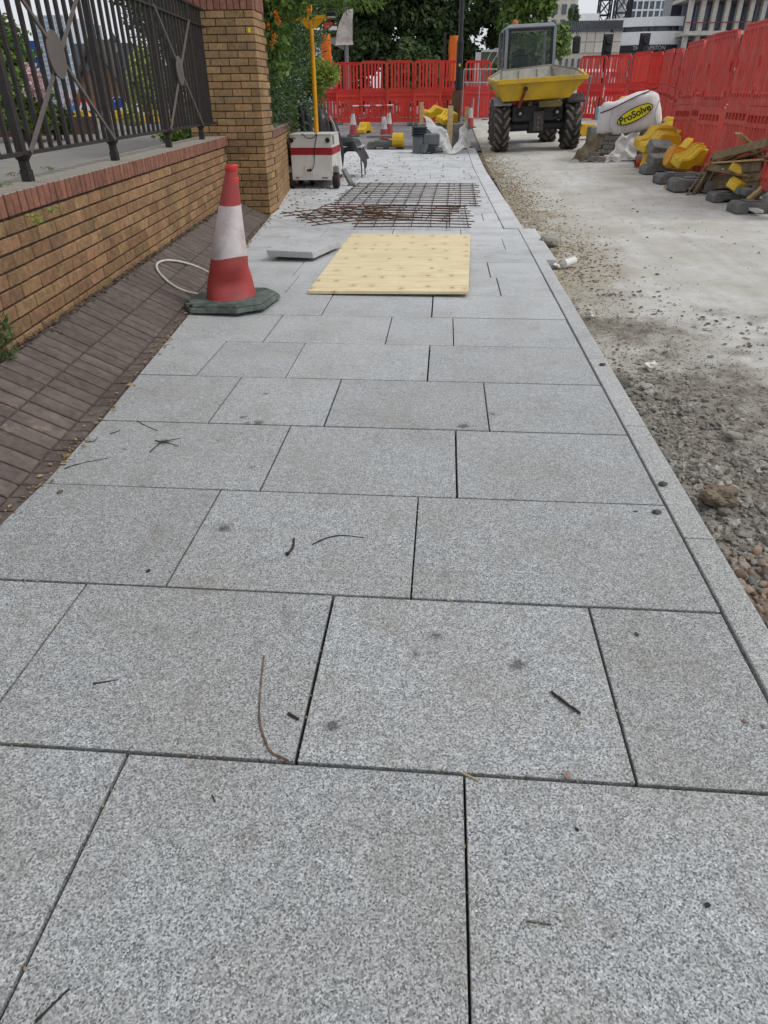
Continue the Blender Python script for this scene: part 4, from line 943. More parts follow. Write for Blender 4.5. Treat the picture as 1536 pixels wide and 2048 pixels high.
# broken pallet
WOOD = M('pallet_wood', '#8a775c', '#6d5c45', 9, .85, rand=.22, bmp=.4, bscale=30, dirt='#57493a', dscale=6, damt=.5); WOODP = M('fresh_wood', '#c0a47a', '#a88c62', 9, .8, rand=.12, bmp=.3)
pl = thing('broken_pallet', 'broken timber pallet tipped on its edge against the red barriers', 'pallet', (0, 0, 0))
def plank(root, a, b_, wd, th, mat=WOOD, nm='plank', up=(0, 0, 1)): return MB().bar(a, b_, wd, th, up).obj(nm, mat, root, bevel=.003)
q = lambda x, y, Y: D(x, y, (Y-12)*.4+11.55-max(0, x-1424)*.0116)
plank(pl, q(1372, 392, 11.5), q(1424, 312, 12.05), .1, .02, up=(1, 0, .3)); plank(pl, q(1385, 394, 11.65), q(1428, 322, 12.2), .1, .02, up=(1, 0, .3))
plank(pl, q(1424, 314, 12.0), q(1536, 284, 11.2), .1, .03, up=(0, -1, .4)); plank(pl, q(1428, 326, 12.0), q(1528, 319, 11.4), .09, .022, WOODP)
plank(pl, q(1430, 340, 11.9), q(1522, 332, 11.35), .022, .12); plank(pl, q(1424, 362, 11.85), q(1520, 350, 11.4), .022, .13)
plank(pl, q(1446, 320, 12.1), q(1500, 292, 11.9), .08, .02, WOODP); plank(pl, q(1462, 322, 12.0), q(1536, 300, 11.6), .07, .02); plank(pl, q(1480, 318, 12.1), q(1536, 322, 11.5), .07, .02)
plank(pl, q(1440, 316, 12.0), q(1452, 300, 12.2), .06, .02, WOODP); plank(pl, q(1500, 298, 12.0), q(1536, 318, 11.6), .08, .02)
for k_ in range(5):
    x_ = 1378+k_*9; plank(pl, q(x_+6, 388-k_*2, 11.7+.12*k_), q(1430+k_*6, 318-k_*3, 12.3+.1*k_), .11, .018, WOOD if k_ % 2 else WOODP, up=(1, 0, .3))
for k_, (xa_, ya_, xb_, yb_) in enumerate([(1440, 326, 1490, 303), (1455, 330, 1520, 306), (1470, 310, 1536, 290), (1500, 330, 1536, 308), (1448, 312, 1470, 322), (1490, 324, 1530, 330), (1462, 300, 1478, 324)]): plank(pl, q(xa_, ya_, 12.2), q(xb_, yb_, 12.1+.1*k_), .07, .02, WOODP if k_ % 3 == 0 else WOOD)
plank(pl, q(1420, 374, 11.9), q(1520, 364, 11.4), .022, .07); plank(pl, q(1426, 326, 11.95), q(1522, 340, 11.9), .3, .02, up=(0, -1, .3))
MB().box(q(1452, 340, 11.65), (.13, .006, .05), Matrix.Rotation(.3, 3, 'Z')).obj('white_label', M('label_white', '#d9d9d6'), pl)
p = ground_at(1450, 11.9); tag(MB().box((0, 0, 0), (.35, .25, .02), Matrix.Rotation(.6, 3, 'Y')).obj('wood_offcut', WOODP, loc=q(1495, 283, 12.2)), 'pale wood offcut sticking up behind the broken pallet', 'wood')
rfoot('long black rubber foot under the broken pallet', tuple(ground_at(1428, 11.75)), (0, 0, .05), 1.15); rfoot('black rubber foot under the right end of the broken pallet', tuple(ground_at(1495, 11.55)), (0, 0, -.1), 1.1)
p = ground_at(1366, 11.95); tag(MB().box((0, 0, .03), (.22, .1, .04), Matrix.Rotation(.7, 3, 'Z')).obj('wood_offcut', WOODP, loc=p), 'small wood offcut on the concrete left of the broken pallet', 'wood')
rfoot('grey rubber foot with clipped corner at the right edge, nearest whole one', tuple(ground_at(1500, 10.75)), (0, 0, .1), .8); rfoot('grey rubber foot cut by the right picture edge', tuple(ground_at(1562, 9.9)), (0, 0, .1), .9)
t = thing('timber_stretcher', 'timber stretcher frame with a white-capped end leaning at the right edge', 'timber', (0, 0, 0))
plank(t, D(1496, 400, 10.0), D(1545, 358, 10.2), .06, .05, WOODP); plank(t, D(1508, 412, 9.85), D(1560, 372, 10.0), .06, .05, WOODP)
plank(t, D(1474, 404, 10.05), D(1520, 424, 9.6), .11, .03, M('white_board', '#c9c9c6', '#b5b5b0', 6, .8), 'end_board')
# ================================================================ brick pallet with bag
pp = D(1252, 300, 16.7); pz = zr(pp)
bp = thing('brick_pallet', 'pallet stacked with grey paving bricks, half unwrapped, under the white bag', 'pallet', (pp.x, pp.y, pz), (0, 0, R(-8)))
pbm = MB().box((0, 0, 0), (.196, .096, .076)).mesh('paving_brick', bevel=.004); PB = M('paving_brick_grey', '#85827c', '#6d6a65', 14, .9, rand=.2, bmp=.3); pbm.materials.append(PB)
for k in range(4):
    nx = 6
    for i in range(nx):
        if k == 5 and i < 0: continue
        link('paving_brick', pbm, None, bp, (-.62+.2*i+(.1 if k % 2 else 0)+random.uniform(-.01, .01)+.12, -.30+random.uniform(-.012, .012), .165+.08*k), (0, 0, random.uniform(-.03, .03)))
    for j in range(1, 5): link('paving_brick', pbm, None, bp, (-.62+(.1 if k % 2 else 0)+.1+random.uniform(-.02, .02), -.30+.1*j, .165+.08*k), (0, 0, random.uniform(-.05, .05)))
MB().box((.0, .1, .30), (.98, .72, .36)).obj('wrapped_core', M('wrapped_bricks', '#6e6660', '#5c544f', 8, .5, bmp=.2), bp)
for k in range(4): MB().box((.30, -.362, .17+.08*k), (.62, .006, .07)).obj('wrapped_course', M('wrapped_brick_face', '#75676a', '#675a5c', 30, .35, rand=.08), bp)
for x in (-.5, 0, .5): MB().box((x, .05, .05), (.1, .75, .1)).obj('bearer', WOOD, bp)
MB().box((0, .05, .112), (1.15, .8, .022)).obj('deck', WOOD, bp)
for i, (x, y, z, a) in enumerate([(-.72, -.42, .04, .5), (-.66, -.36, .12, .2), (-.5, -.47, .04, .1), (-.78, -.3, .04, 1.)]): link('paving_brick', pbm, None, bp, (x, y, z), (.1*i, .1, a))
m, n, b = nodes('polythene'); v = vec(n)
b.inputs['Base Color'].default_value = lin('#dcdcda'); b.inputs['Roughness'].default_value = .22; b.inputs['Specular IOR Level'].default_value = .6
n.links.new(nd(n, 'ShaderNodeMapRange', i_3=.55, i_4=.97).outputs[0], b.inputs['Alpha']); mr_ = b.inputs['Alpha'].links[0].from_node; n.links.new(noi(n, v, 7, 5, .6, .3, .7), mr_.inputs[0])
bump(n, b, noi(n, v, 14, 5, .7, .2, .8), .6, .03); POLY = m
def local(o, x, y, z): return Matrix.Translation(o.location) @ o.rotation_euler.to_matrix().to_4x4() @ Vector((x, y, z))
o = crumple('plastic_wrap', lambda u, v: (lerp(-.22, .12, u)+.25*(1-v)*(u-.6)-.12*(1-v), -.44-.10*(1-v), lerp(.0, .5, v)), 0, POLY, 'torn clear plastic wrap hanging from the brick pallet to the concrete', 'plastic wrap', tuple(local(bp, .0, 0, .0)), amp=.07, seed=2, freq=7)
o = crumple('sacking', lambda u, v: (lerp(-.25, .12, u)-.42*(1-v), -.38-.05*(1-v), lerp(.0, .5, v)), 0, M('sacking_brown', '#7d7160', '#5f5547', 9, .9, bmp=.4), 'stiff brown sacking slumped at the left corner of the brick pallet', 'sacking', tuple(local(bp, -.55, .05, 0)), amp=.07, seed=5, freq=6)
# bulk bag with print
BAGW = M('woven_bag_white', '#d8d4d4', '#c8c3c4', 4, .7, bmp=.3, bscale=160, dirt='#aba29b', dscale=3, damt=.4)
bag = thing('bulk_bag', 'white woven bulk bag with a yellow oval print on the brick pallet', 'bag', tuple(local(bp, .0, .05, .47)), (0, R(-10), R(-6)))
BW, BD, BH = .62, .36, .70
mb = MB(); src = _ico(4); vs = []
for p in src[0]:
    e = .36
    q_ = Vector([math.copysign(abs(c)**e, c) for c in p]); q_ = Vector((q_.x*BW, q_.y*BD, q_.z*BH/2))
    q_.x *= 1-.10*(q_.z/BH+.5); q_.z += .03*(q_.x/BW)*(1 if q_.z > 0 else .3) - (.05*max(0, 1-abs(q_.x+.2)/.2) if q_.z > .1 else 0)
    wv_ = noise.noise(q_*4+Vector((3, 0, 0)))*.05+(.5-abs(noise.noise(q_*7)))*.03+noise.noise(q_*16)*.012
    if q_.y < -.2 and abs(q_.x-.1) < .36 and abs(q_.z) < .17: wv_ *= .35
    vs.append(q_+p*wv_+Vector((0, 0, BH/2)))
mb.add(vs, src[1]); mb.obj('bag_body', BAGW, bag, sm=True, angle=80)
fy = -BD-.034; tl = R(-16)
def onbag(u, v, h): return (.08+u*math.cos(tl)+v*math.sin(tl), fy-h, .36+v*math.cos(tl)-u*math.sin(tl))
el = [(.36*math.cos(6.283*i/40), .125*math.sin(6.283*i/40)) for i in range(40)]
MB().prism(el, 0, .006, onbag).obj('print_border', M('print_black', '#22241c', rough=.6), bag)
MB().prism([(u*.95, v*.86) for u, v in el], .005, .010, onbag).obj('print_oval', M('print_yellow', '#d9d01f', '#cdc41d', 8, .6), bag)
def text_mesh(txt, size, bold=0.):
    cu = bpy.data.curves.new('txt', 'FONT'); cu.body = txt; cu.size = size; cu.align_x = 'CENTER'; cu.align_y = 'CENTER'; cu.offset = bold; cu.extrude = .002
    o_ = bpy.data.objects.new('txt', cu); COL.objects.link(o_); dg = bpy.context.evaluated_depsgraph_get(); me = bpy.data.meshes.new_from_object(o_.evaluated_get(dg))
    bpy.data.objects.remove(o_); bpy.data.curves.remove(cu); return me
me = text_mesh('ProSolve', .175, .004); mt_ = Matrix.Rotation(tl*-1, 4, 'Y').inverted()
me.materials.clear(); me.materials.append(MATS['print_black'])
for vtx in me.vertices: vtx.co = Vector(onbag(vtx.co.x, vtx.co.y-.0, .012+vtx.co.z))
link('lettering', me, None, bag)
me = text_mesh('THE SPECIALIST', .035, .0) if False else None
MB().tube(spline([Vector((-.58, -.28, .50)), Vector((-.33, -.38, .55)), Vector((.1, -.36, .67)), Vector((.52, -.27, .75))]), .012, 6).obj('rope', BLK, bag, sm=True)
for x in (-.36, .52): MB().tube(spline([Vector((x, -BD-.005, .1)), Vector((x-.05, -BD-.03, .3)), Vector((x+.03, -BD+.0, .52))]), .012, 6).obj('strap', M('bag_strap', '#aab0b8'), bag, sm=True)
tp = D(1258, 214, 17.2)
yfoot('yellow moulded foot lying on top of the pallet behind the white bag', (tp.x, tp.y, tp.z-.12), (.15, -.1, .25), 1.0)
tp = D(1248, 232, 17.0); yfoot('second yellow moulded foot wedged under the top one behind the bag', (tp.x, tp.y, tp.z-.12), (.1, .25, -.2), .9)
tp = D(1213, 226, 17.4); tag(MB().tube([(-.2, 0, 0), (.5, .1, .02)], .12, 16).obj('blue_pipe', M('pipe_blue', '#79b4c8', '#6ba5ba', 5, .5), sm=True, loc=tp), 'pale blue pipe end showing left of the white bag', 'pipe')
tp = ground_at(1205, 18.6); tag(MB().box((0, 0, .25), (.6, .5, .5)).obj('grey_crate', KB, loc=tp, bevel=.02), 'grey block stack behind the brick pallet near the dumper wheel', 'concrete block')
p = ground_at(1173, 21.5); yfoot('yellow moulded foot on the road right of the dumper wheel', tuple(p), (0, 0, .15), 1.2)
tp = D(1322, 258, 17.2); tag(MB().box((0, 0, 0), (.4, .04, .32), Matrix.Rotation(.15, 3, 'X')).obj('grey_sheet', KB, loc=tp), 'flat grey sheet standing right of the white bag', 'sheet')
# ================================================================ site dumper
random.seed(51)
DY = M('dumper_yellow', '#d1a914', '#c39c12', 2, .42, bmp=.05, dirt='#85774a', dscale=3, damt=.6, spec=.5); DG = M('dumper_grey', '#888d95', '#7b8088', 3, .45, bmp=.04); DK = M('dumper_dark', '#33353a', '#292b2f', 5, .6, bmp=.1, dirt='#5b564d', dscale=4, damt=.4)
SKIN = M('skip_inside', '#b5b2a8', '#9a968b', 4, .75, bmp=.25, dirt='#8a8272', dscale=3, damt=.6); TYRE = M('tyre_rubber', '#3a3836', '#2d2b2a', 8, .9, bmp=.3, dirt='#6b645a', dscale=4, damt=.5); LUG = M('tyre_lug_dusty', '#6d675f', '#575049', 10, .9, bmp=.3)
m, n, b = nodes('cab_glass'); b.inputs['Base Color'].default_value = (.05, .08, .075, 1); b.inputs['Roughness'].default_value = .06; b.inputs['Specular IOR Level'].default_value = .7; b.inputs['Alpha'].default_value = .16; GLASS = m
LRED = M('lamp_red', '#7d1420', '#8c1822', 20, .3)
p0 = D(1066, 300, 19.3)
du = thing('site_dumper', 'yellow site dumper with grey cab, tipping skip facing the camera', 'dumper', (p0.x+.02, p0.y, zroad(p0.x, p0.y)+.005), (0, R(-2.2), R(2.8)))
def tyre(x, y, r, w_, full=True):
    t = MB().lathe([(r*.5, -w_*.46), (r*.8, -w_*.5), (r*.93, -w_*.47), (r*.965, -w_*.3), (r*.965, w_*.3), (r*.93, w_*.47), (r*.8, w_*.5), (r*.5, w_*.46)], 32, axis='x').obj('wheel', TYRE, du, sm=True, loc=(x, y, r))
    mb = MB(); N = 15
    for s in (-1, 1):
        for k in range(N):
            a0 = 6.283*(k+(0 if s < 0 else .5))/N; st = 5; prev = None
            for i in range(st):
                u0, u1 = i/st, (i+1)/st
                A = [];
                for u in (u0, u1):
                    ang = a0-.42*u; rr = r*(.975-.03*u*u); A.append(Vector((s*(.03+u*(w_*.5-.03)), rr*math.cos(ang), rr*math.sin(ang))))
                mb.bar(A[0], A[1]+(A[1]-A[0])*.08, .055, .06, up=(0, A[0].y, A[0].z))
    mb.obj('tread_lugs', LUG, t)
    MB().lathe([(r*.2, -w_*.3), (r*.52, -w_*.42), (r*.52, w_*.42), (r*.2, w_*.3)], 20, axis='x').obj('rim', DG, t, sm=True)
    MB().lathe([(.01, -w_*.42), (r*.18, -w_*.4), (r*.18, w_*.4), (.01, w_*.42)], 12, axis='x').obj('hub', DK, t)
    return t
tyre(-.86, 0, .52, .35); tyre(.84, 0, .52, .35); tyre(-.70, 2.25, .52, .35); tyre(.70, 2.25, .52, .35)
mb = MB(); mb.box((0, .05, .80), (1.22, .5, .34)); mb.box((-.02, .1, .54), (1.1, .3, .2)); mb.obj('front_frame', DK, du, bevel=.02)
mb = MB(); mb.cyl((-.7, 0, .52), (.7, 0, .52), .10); mb.box((0, 0, .5), (.36, .34, .26)); mb.obj('front_axle', DK, du)
MB().cyl((-.7, 2.25, .52), (.7, 2.25, .52), .10).obj('rear_axle', DK, du); MB().box((0, 1.2, .7), (.6, 2.2, .3)).obj('chassis', DK, du, bevel=.02); MB().box((0, 2.3, .95), (1.2, 1.0, .5)).obj('engine_cover', DG, du, bevel=.03)
t = MB().box((.02, -.24, .63), (.25, .06, .42)).obj('tow_hitch', M('hitch_metal', '#5f5a56', '#47433f', 20, .6, metal=.3), du, bevel=.01)
for z in (.5, .6, .7): MB().cyl((.02, -.29, z), (.02, -.24, z), .028, n=10).obj('pin', MATS['screw_metal'], t)
for x in (-.42, .46):
    o = MB().lathe([(.02, -.03), (.075, -.03), (.085, 0), (.085, .03)], 18, axis='y').obj('work_lamp', BLKP, du, sm=True, loc=(x, -.22, .80))
    MB().box((x, -.255, .8), (.05, .01, .05)).obj('lens', M('lamp_lens', '#b9c0c4', rough=.2), o).parent = du
for x in (0, .14): MB().box((x, -.215, .9), (.09, .02, .07)).obj('recess', BLKP, du)
for x, z in ((-.63, 1.05), (.70, 1.07)):
    o = MB().box((x, -.2, z), (.22 if x < 0 else .12, .12, .15)).obj('light_housing', BLKP, du, bevel=.02); MB().box((x, -.265, z), (.19 if x < 0 else .09, .02, .11)).obj('red_lens', LRED, o)
# skip : open tipping body, rim higher at the back
def skipshell():
    F0 = [(-1.04, -.72, 1.45), (1.0, -.72, 1.48)]; B0 = [(-1.14, .45, 1.54), (1.02, .45, 1.64)]; bk = [(-.80, .95, 1.70), (.46, .95, 1.77)]
    bot = [(-.88, -.55, 1.07), (.66, -.55, 1.09), (.62, .75, 1.02), (-.8, .75, 1.0)]
    o_ = MB(); v_ = [F0[0], F0[1], B0[1], bk[1], bk[0], B0[0]]+bot
    o_.add(v_, [(0, 6, 7, 1), (1, 7, 8, 2), (2, 8, 3), (3, 8, 9, 4), (4, 9, 5), (5, 9, 6, 0), (6, 9, 8, 7)]); return o_, v_
so, sv = skipshell(); so.obj('skip', DY, du)
inn = MB(); s_ = [Vector(q_) for q_ in sv]; cc = sum(s_[:6], Vector())/6
ins = [cc+(q_-cc)*Vector((1, 1, 1)).x for q_ in s_]; ins = [Vector((cc.x+(q_.x-cc.x)*.965, cc.y+(q_.y-cc.y)*.965, q_.z+(.03 if i > 5 else -.002))) for i, q_ in enumerate(s_)]
inn.add(ins, [(1, 7, 6, 0), (2, 8, 7, 1), (3, 8, 2), (4, 9, 8, 3), (5, 9, 4), (0, 6, 9, 5), (7, 8, 9, 6)]); inn.obj('skip_lining', SKIN, du)  # lining colour darkened so the skip reads as a shaded hollow
for a, b_ in ((0, 1), (1, 2), (2, 3), (3, 4), (4, 5), (5, 0)):
    th = .10 if a == 0 else .06
    MB().bar(s_[a]+Vector((0, -.01 if a == 0 else 0, 0)), s_[b_]+Vector((0, -.01 if a == 0 else 0, 0)), .05, th).obj('skip_rim', DY if a in (0, 1, 5) else M('skip_edge_dark', '#8f897b', '#6f6a5e', 6, .7, bmp=.3), du, bevel=.008)  # dark grey back rim paints in the shadow line of its edge
for a_, b2 in ((ins[4], ins[9]), (ins[3], ins[8])): MB().bar(a_+Vector((0, -.03, 0)), b2+Vector((0, -.03, 0)), .03, .03).obj('skip_seam', MATS['skip_edge_dark'], du)  # dark bars put crease shade along the folds of the lining
for x_ in (-.35, .1): MB().bar((x_, .90, 1.70), (x_, .76, 1.1), .02, .02).obj('skip_seam', MATS['skip_edge_dark'], du)
mb = MB(); mb.hexa([(-.9, -.66, 1.2), (.8, -.66, 1.22), (.8, -.5, 1.05), (-.9, -.5, 1.03), (-.98, -.73, 1.42), (.98, -.73, 1.45), (.98, -.6, 1.45), (-.98, -.6, 1.42)]) if False else None
MB().bar((-.40, -.80, 1.30), (-.52, -.62, .94), .10, .05, up=(1, 0, 0)).obj('tipping_arm', M('arm_red', '#8c2a22', '#7a241e', 6, .6), du, bevel=.01)
MB().cyl((-.40, -.84, 1.30), (-.40, -.66, 1.30), .045, n=12).obj('arm_pin', BLKP, du)
MB().bar((-.2, -.3, 1.0), (-.1, .2, .85), .09, .09).obj('tipping_ram', MATS['screw_metal'], du)
MB().box((.22, -.62, .98), (.52, .03, .12)).obj('number_plate', M('plate_dusty', '#6f6234', '#58502c', 6, .7), du, rot=None)
for s in (-1, 1): MB().prism([(-.5, .98), (-.5, 1.02), (-.25, 1.16), (.25, 1.16), (.5, 1.02), (.5, .98), (.22, 1.12), (-.22, 1.12)], -.2, .2, lambda u, v, h, s=s: (s*.86+h, u+.1, v)).obj('mudguard', DK if s > 0 else DG, du)
# cab
CX0, CX1, CY0, CY1, CZ0, CZ1 = -.66, .56, 1.25, 2.75, 1.0, 2.58
def post(x, y, x2, y2, r=.07, mt=None): return MB().bar((x, y, CZ0), (x2, y2, CZ1), r, r).obj('cab_pillar', mt or DG, du, bevel=.008)
post(CX0, CY0, CX0+.03, CY0); post(CX1, CY0, CX1-.03, CY0); post(CX0, CY1, CX0+.03, CY1-.05); post(CX1, CY1, CX1-.03, CY1-.05); post(CX0, 1.95, CX0+.03, 1.95, .04)
MB().hexa([(CX0, CY0-.05, CZ1), (CX1, CY0-.05, CZ1), (CX1, CY1, CZ1), (CX0, CY1, CZ1), (CX0+.08, CY0, CZ1+.08), (CX1-.08, CY0, CZ1+.08), (CX1-.08, CY1-.08, CZ1+.08), (CX0+.08, CY1-.08, CZ1+.08)]).obj('cab_roof', DG, du, bevel=.015)
mb = MB()
for a, b_ in (((CX0+.07, CY0+.0, 1.25), (CX0+.09, CY0, CZ1-.05)), ((CX1-.07, CY0, 1.25), (CX1-.09, CY0, CZ1-.05)), ((CX0+.05, CY0, CZ1-.04), (CX1-.05, CY0, CZ1-.04)), ((CX0+.05, CY0, 1.45), (CX1-.05, CY0, 1.45))): mb.bar(a, b_, .07, .05)
mb.obj('windscreen_seal', BLKP, du)
MB().box(((CX0+CX1)/2, CY0, 1.98), (1.08, .012, 1.06)).obj('windscreen', GLASS, du); MB().box((CX0+.01, 2.0, 1.98), (.012, 1.4, 1.1)).obj('side_window', GLASS, du); MB().box((CX1-.01, 2.0, 1.98), (.012, 1.4, 1.1)).obj('side_window', GLASS, du); MB().box(((CX0+CX1)/2, CY1-.04, 1.98), (1.1, .012, 1.1)).obj('rear_window', GLASS, du)
MB().box((CX0, 2.0, 1.2), (.05, 1.45, .5)).obj('door_panel', DG, du, bevel=.01); MB().box((CX1, 2.0, 1.2), (.05, 1.45, .5)).obj('door_panel', DG, du, bevel=.01); MB().box(((CX0+CX1)/2, CY0+.02, 1.2), (1.15, .05, .5)).obj('dash_panel', DK, du)
mb = MB(); mb.box((-.12, 2.2, 1.35), (.5, .5, .16)); mb.box((-.12, 2.42, 1.72), (.46, .14, .7)); mb.box((-.12, 2.42, 2.12), (.26, .1, .16)); mb.obj('seat', BLKP, du, bevel=.04)
t = MB().lathe([(.16, -.015), (.19, 0), (.16, .015)], 18, axis='y').obj('steering_wheel', BLKP, du, loc=(-.1, 1.7, 1.6))
for i in range(6): MB().tube([(-.45+.15*i, CY0-.05, 1.45), (-.45+.15*i, CY0-.05, 1.78)], .009, 6).obj('guard_bar', BLKP, du)
MB().bar((-.48, CY0-.05, 1.78), (.34, CY0-.05, 1.78), .018, .018).obj('guard_bar', BLKP, du)
MB().lathe([(.07, 0), (.07, .05), (.055, .09), (.02, .105)], 14).obj('beacon', M('beacon_orange', '#c8642a', '#b5581f', 8, .3), du, sm=True, loc=(-.42, 1.45, CZ1+.08))
MB().lathe([(.07, 0), (.07, .04), (.05, .08), (.01, .09)], 14).obj('beacon', M('beacon_green', '#1f4a3c', '#1a4033', 8, .3), du, sm=True, loc=(-.56, 2.1, CZ1+.08))
o = MB().tube(spline([Vector(q_) for q_ in ((CX1, CY0, 2.42), (CX1+.3, CY0-.1, 2.46), (CX1+.46, CY0-.12, 2.44), (CX1+.5, CY0-.12, 2.34))]), .012, 6).obj('mirror_arm', BLKP, du)
MB().box((CX1+.5, CY0-.12, 2.17), (.19, .08, .36)).obj('mirror', BLKP, du, bevel=.035)
MB().tube([(1.17, -.3, 1.5), (1.12, -.1, .75)], .02, 8).obj('grab_rail', DG, du)
# ================================================================ works at the far end of the footway
def far(px, py): # on the rising ground
    Y_ = 12.
    for _ in range(60):
        q_ = G(px, py, zg(Y_)-.02); Y_ = .7*Y_+.3*min(max(q_.y, 5), 33)
    return D(px, py, Y_)
lp = thing('lamp_post', 'black steel lamp post with a wide lower sleeve beside the dumper', 'lamp post', (D(914, 235, 26).x, 26, zg(26)-.02))
MB().tube([(0, 0, 0), (0, 0, 2.45)], .105, 16).obj('sleeve', BLKP, lp, sm=True); MB().tube([(0, 0, 2.45), (0, 0, 2.6), (0, 0, 8)], [.105, .075, .06], 16).obj('shaft', BLKP, lp, sm=True); MB().box((.01, -.11, 1.85), (.055, .01, .07)).obj('sticker', MATS['yellow_sticker'], lp)
FC = []
for i, (px, py, H_, lb) in enumerate([(768, 275, .78, 'red and white cone in front of the red barriers, nearest of the far three'), (707, 266, .76, 'red and white cone left of the far pair, behind the table'), (778, 264, .76, 'red and white cone half hidden behind another, by the red barriers'), (940, 247, .76, 'cone with pale sleeve right of the lamp post')]):
    Y_ = (22.3, 24.2, 24.6, 27.5)[i]; p = D(px, py, Y_); p.z = zg(Y_)-.025
    t = thing('traffic_cone', lb, 'traffic cone', tuple(p), (0, 0, .2*i), 'small far cones'); cone_h(t, H_, .14, dent=0, bands=((0, .38), (.38, .8), (.8, 1.)), base_r=.2, big=False); FC.append((p, H_))
a, b_ = FC[1][0]+Vector((0, -.03, .82)), FC[2][0]+Vector((.12, -.05, .82)); cb = thing('cone_bar', 'red and white striped bar linking the tops of the far cones', 'cone bar', tuple(a))
for i in range(7): MB().cyl((b_-a)*(i/7), (b_-a)*((i+1)/7), .022, n=8).obj('stripe', WHITEPL if i % 2 == 0 else REDPL, cb)
for (px, py, Y_, rz, s, lb) in [(730, 260, 25.5, 1.3, 1., 'yellow moulded foot on the asphalt between the far cones'), (880, 262, 25., .1, 1.1, 'yellow arched foot in front of the red barriers, by the plastic sheet')]:
    p = D(px, py, Y_); yfoot(lb, (p.x, p.y, zg(Y_)-.03), (0, 0, rz), s)
p = D(772, 288, 20.2); rfoot('black rubber foot at the edge of the paving by the yellow tube', (p.x, p.y, zg(20.2)-.02), (0, 0, 0), 1.2)
p = D(796, 288, 20.); t = tag(MB().lathe([(.12, -.15), (.165, -.14), (.165, .14), (.12, .15)], 12, axis='x').obj('yellow_tube', YFOOT, loc=(p.x, p.y, zg(20)+.2)), 'short yellow tube on the black foot at the paving edge', 'tube')
tag(MB().box((0, 0, 0), (1.0, .4, .06)).obj('grey_board', KB, loc=(D(770, 276, 20.8).x, 20.9, zg(20.8)+.22)), 'grey board lying across the black foot at the paving edge', 'board')
PVC = M('pvc_grey', '#6d7073', '#5c5f62', 4, .45); PVCD = M('pvc_dark', '#2e343c', '#262b32', 4, .45)
p = D(838, 304, 18.9); gp = thing('drain_gully', 'grey plastic gully pot with a ribbed dark collar on the paving', 'drain gully', (p.x, p.y, zg(18.9)))
MB().lathe([(.2, 0), (.2, .02), (.165, .03), (.16, .36)], 20).obj('pot', PVC, gp, sm=True); mb = MB()
for i in range(4): mb.lathe([(.16, .36+.055*i), (.19, .37+.055*i), (.19, .40+.055*i), (.16, .41+.055*i)], 20)
mb.obj('collar', PVCD, gp, sm=True); MB().cyl((.13, -.13, .02), (.13, -.13, .2), .1).obj('spigot', PVC, gp, sm=True)
p = D(862, 304, 18.8); gp2 = thing('pipe_bend', 'grey plastic pipe bend and bracket beside the gully pot', 'pipe fitting', (p.x, p.y, zg(18.8)))
MB().box((0, .1, .3), (.4, .3, .26)).obj('hopper', PVC, gp2, bevel=.03); MB().tube(spline([Vector((.3, 0, .08)), Vector((0, 0, .08)), Vector((-.12, .05, .15)), Vector((-.14, .05, .3))]), .06, 12).obj('elbow', PVC, gp2, sm=True); MB().lathe([(.03, -.05), (.085, -.05), (.085, .05), (.03, .05)], 14, axis='y').obj('socket', PVCD, gp2, sm=True, loc=(.02, -.1, .09))
# stakes, polythene and yellow mouldings
STK = WOODP
stk = [(843, 205, 285, 20.6, .10), (898, 212, 300, 19.2, .12), (929, 214, 290, 19.9, .085)]
for i, (px, yt, yb, Y_, wd) in enumerate(stk):
    t_, b2 = D(px, yt, Y_), D(px, yb, Y_)
    tag(MB().box((0, 0, (t_.z-zg(Y_))/2), (wd, wd*.7, t_.z-zg(Y_)+.05)).obj('timber_stake', STK, loc=(b2.x, Y_, zg(Y_)-.02), bevel=.006, rot=(0, .02*(i-1), .2)), ['left timber stake behind the polythene sheet', 'thick middle timber stake wrapped in polythene', 'right timber stake holding up the polythene'][i], 'stake')
tb = D(911, 240, 22.5); tag(MB().box((0, 0, .6), (.24, .05, 1.25)).obj('brown_board', M('board_brown', '#6b5138', '#5a432d', 5, .7), loc=(tb.x, tb.y, zg(22.5)), rot=(0, 0, .1)), 'upright brown board in front of the lamp post', 'board')
for (px, py, Y_, r_, lb) in [(893, 238, 20.6, (.4, .1, 1.1), 'yellow moulding leaning at the top of the polythene heap'), (874, 232, 20.9, (.2, .3, .4), 'yellow moulding lying behind the polythene heap')]:
    p = D(px, py, Y_); yfoot(lb, (p.x, p.y, p.z-.12), r_, 1.05)
KBs = tag(MB().box((0, 0, .28), (1.35, .7, .56)).obj('block_stack', KB, loc=(D(885, 290, 20.7).x, 20.7, zg(20.7)-.02), bevel=.02), 'grey block stack wrapped under the polythene between the stakes', 'concrete block')
YP = 19.3; A = D(843, 233, YP+.5); S1 = D(898, 262, YP); S2 = D(931, 238, YP+.4); LB = D(880, 300, YP-.6); RB = D(945, 292, YP-.2); MBt = D(905, 305, YP-.8)
tri = lambda a, b_, c, u, v: a+(b_-a)*u+(c-b_)*u*v
crumple('polythene_sheet', lambda u, v: tri(A, S1.lerp(LB, .0), LB, u, v)+Vector((0, -.12*math.sin(3.14*v)*u, 0)), 0, POLY, 'clear polythene sheet stretched from the left stake down to the paving', 'plastic wrap', (0, 0, 0), amp=.09, seed=4, freq=3.2)
crumple('polythene_sheet', lambda u, v: tri(S1, LB, MBt, u, v)+Vector((0, -.15*math.sin(3.14*u), 0)), 0, POLY, 'bunched polythene hanging down from the middle stake', 'plastic wrap', (0, 0, 0), amp=.10, seed=8, freq=4)
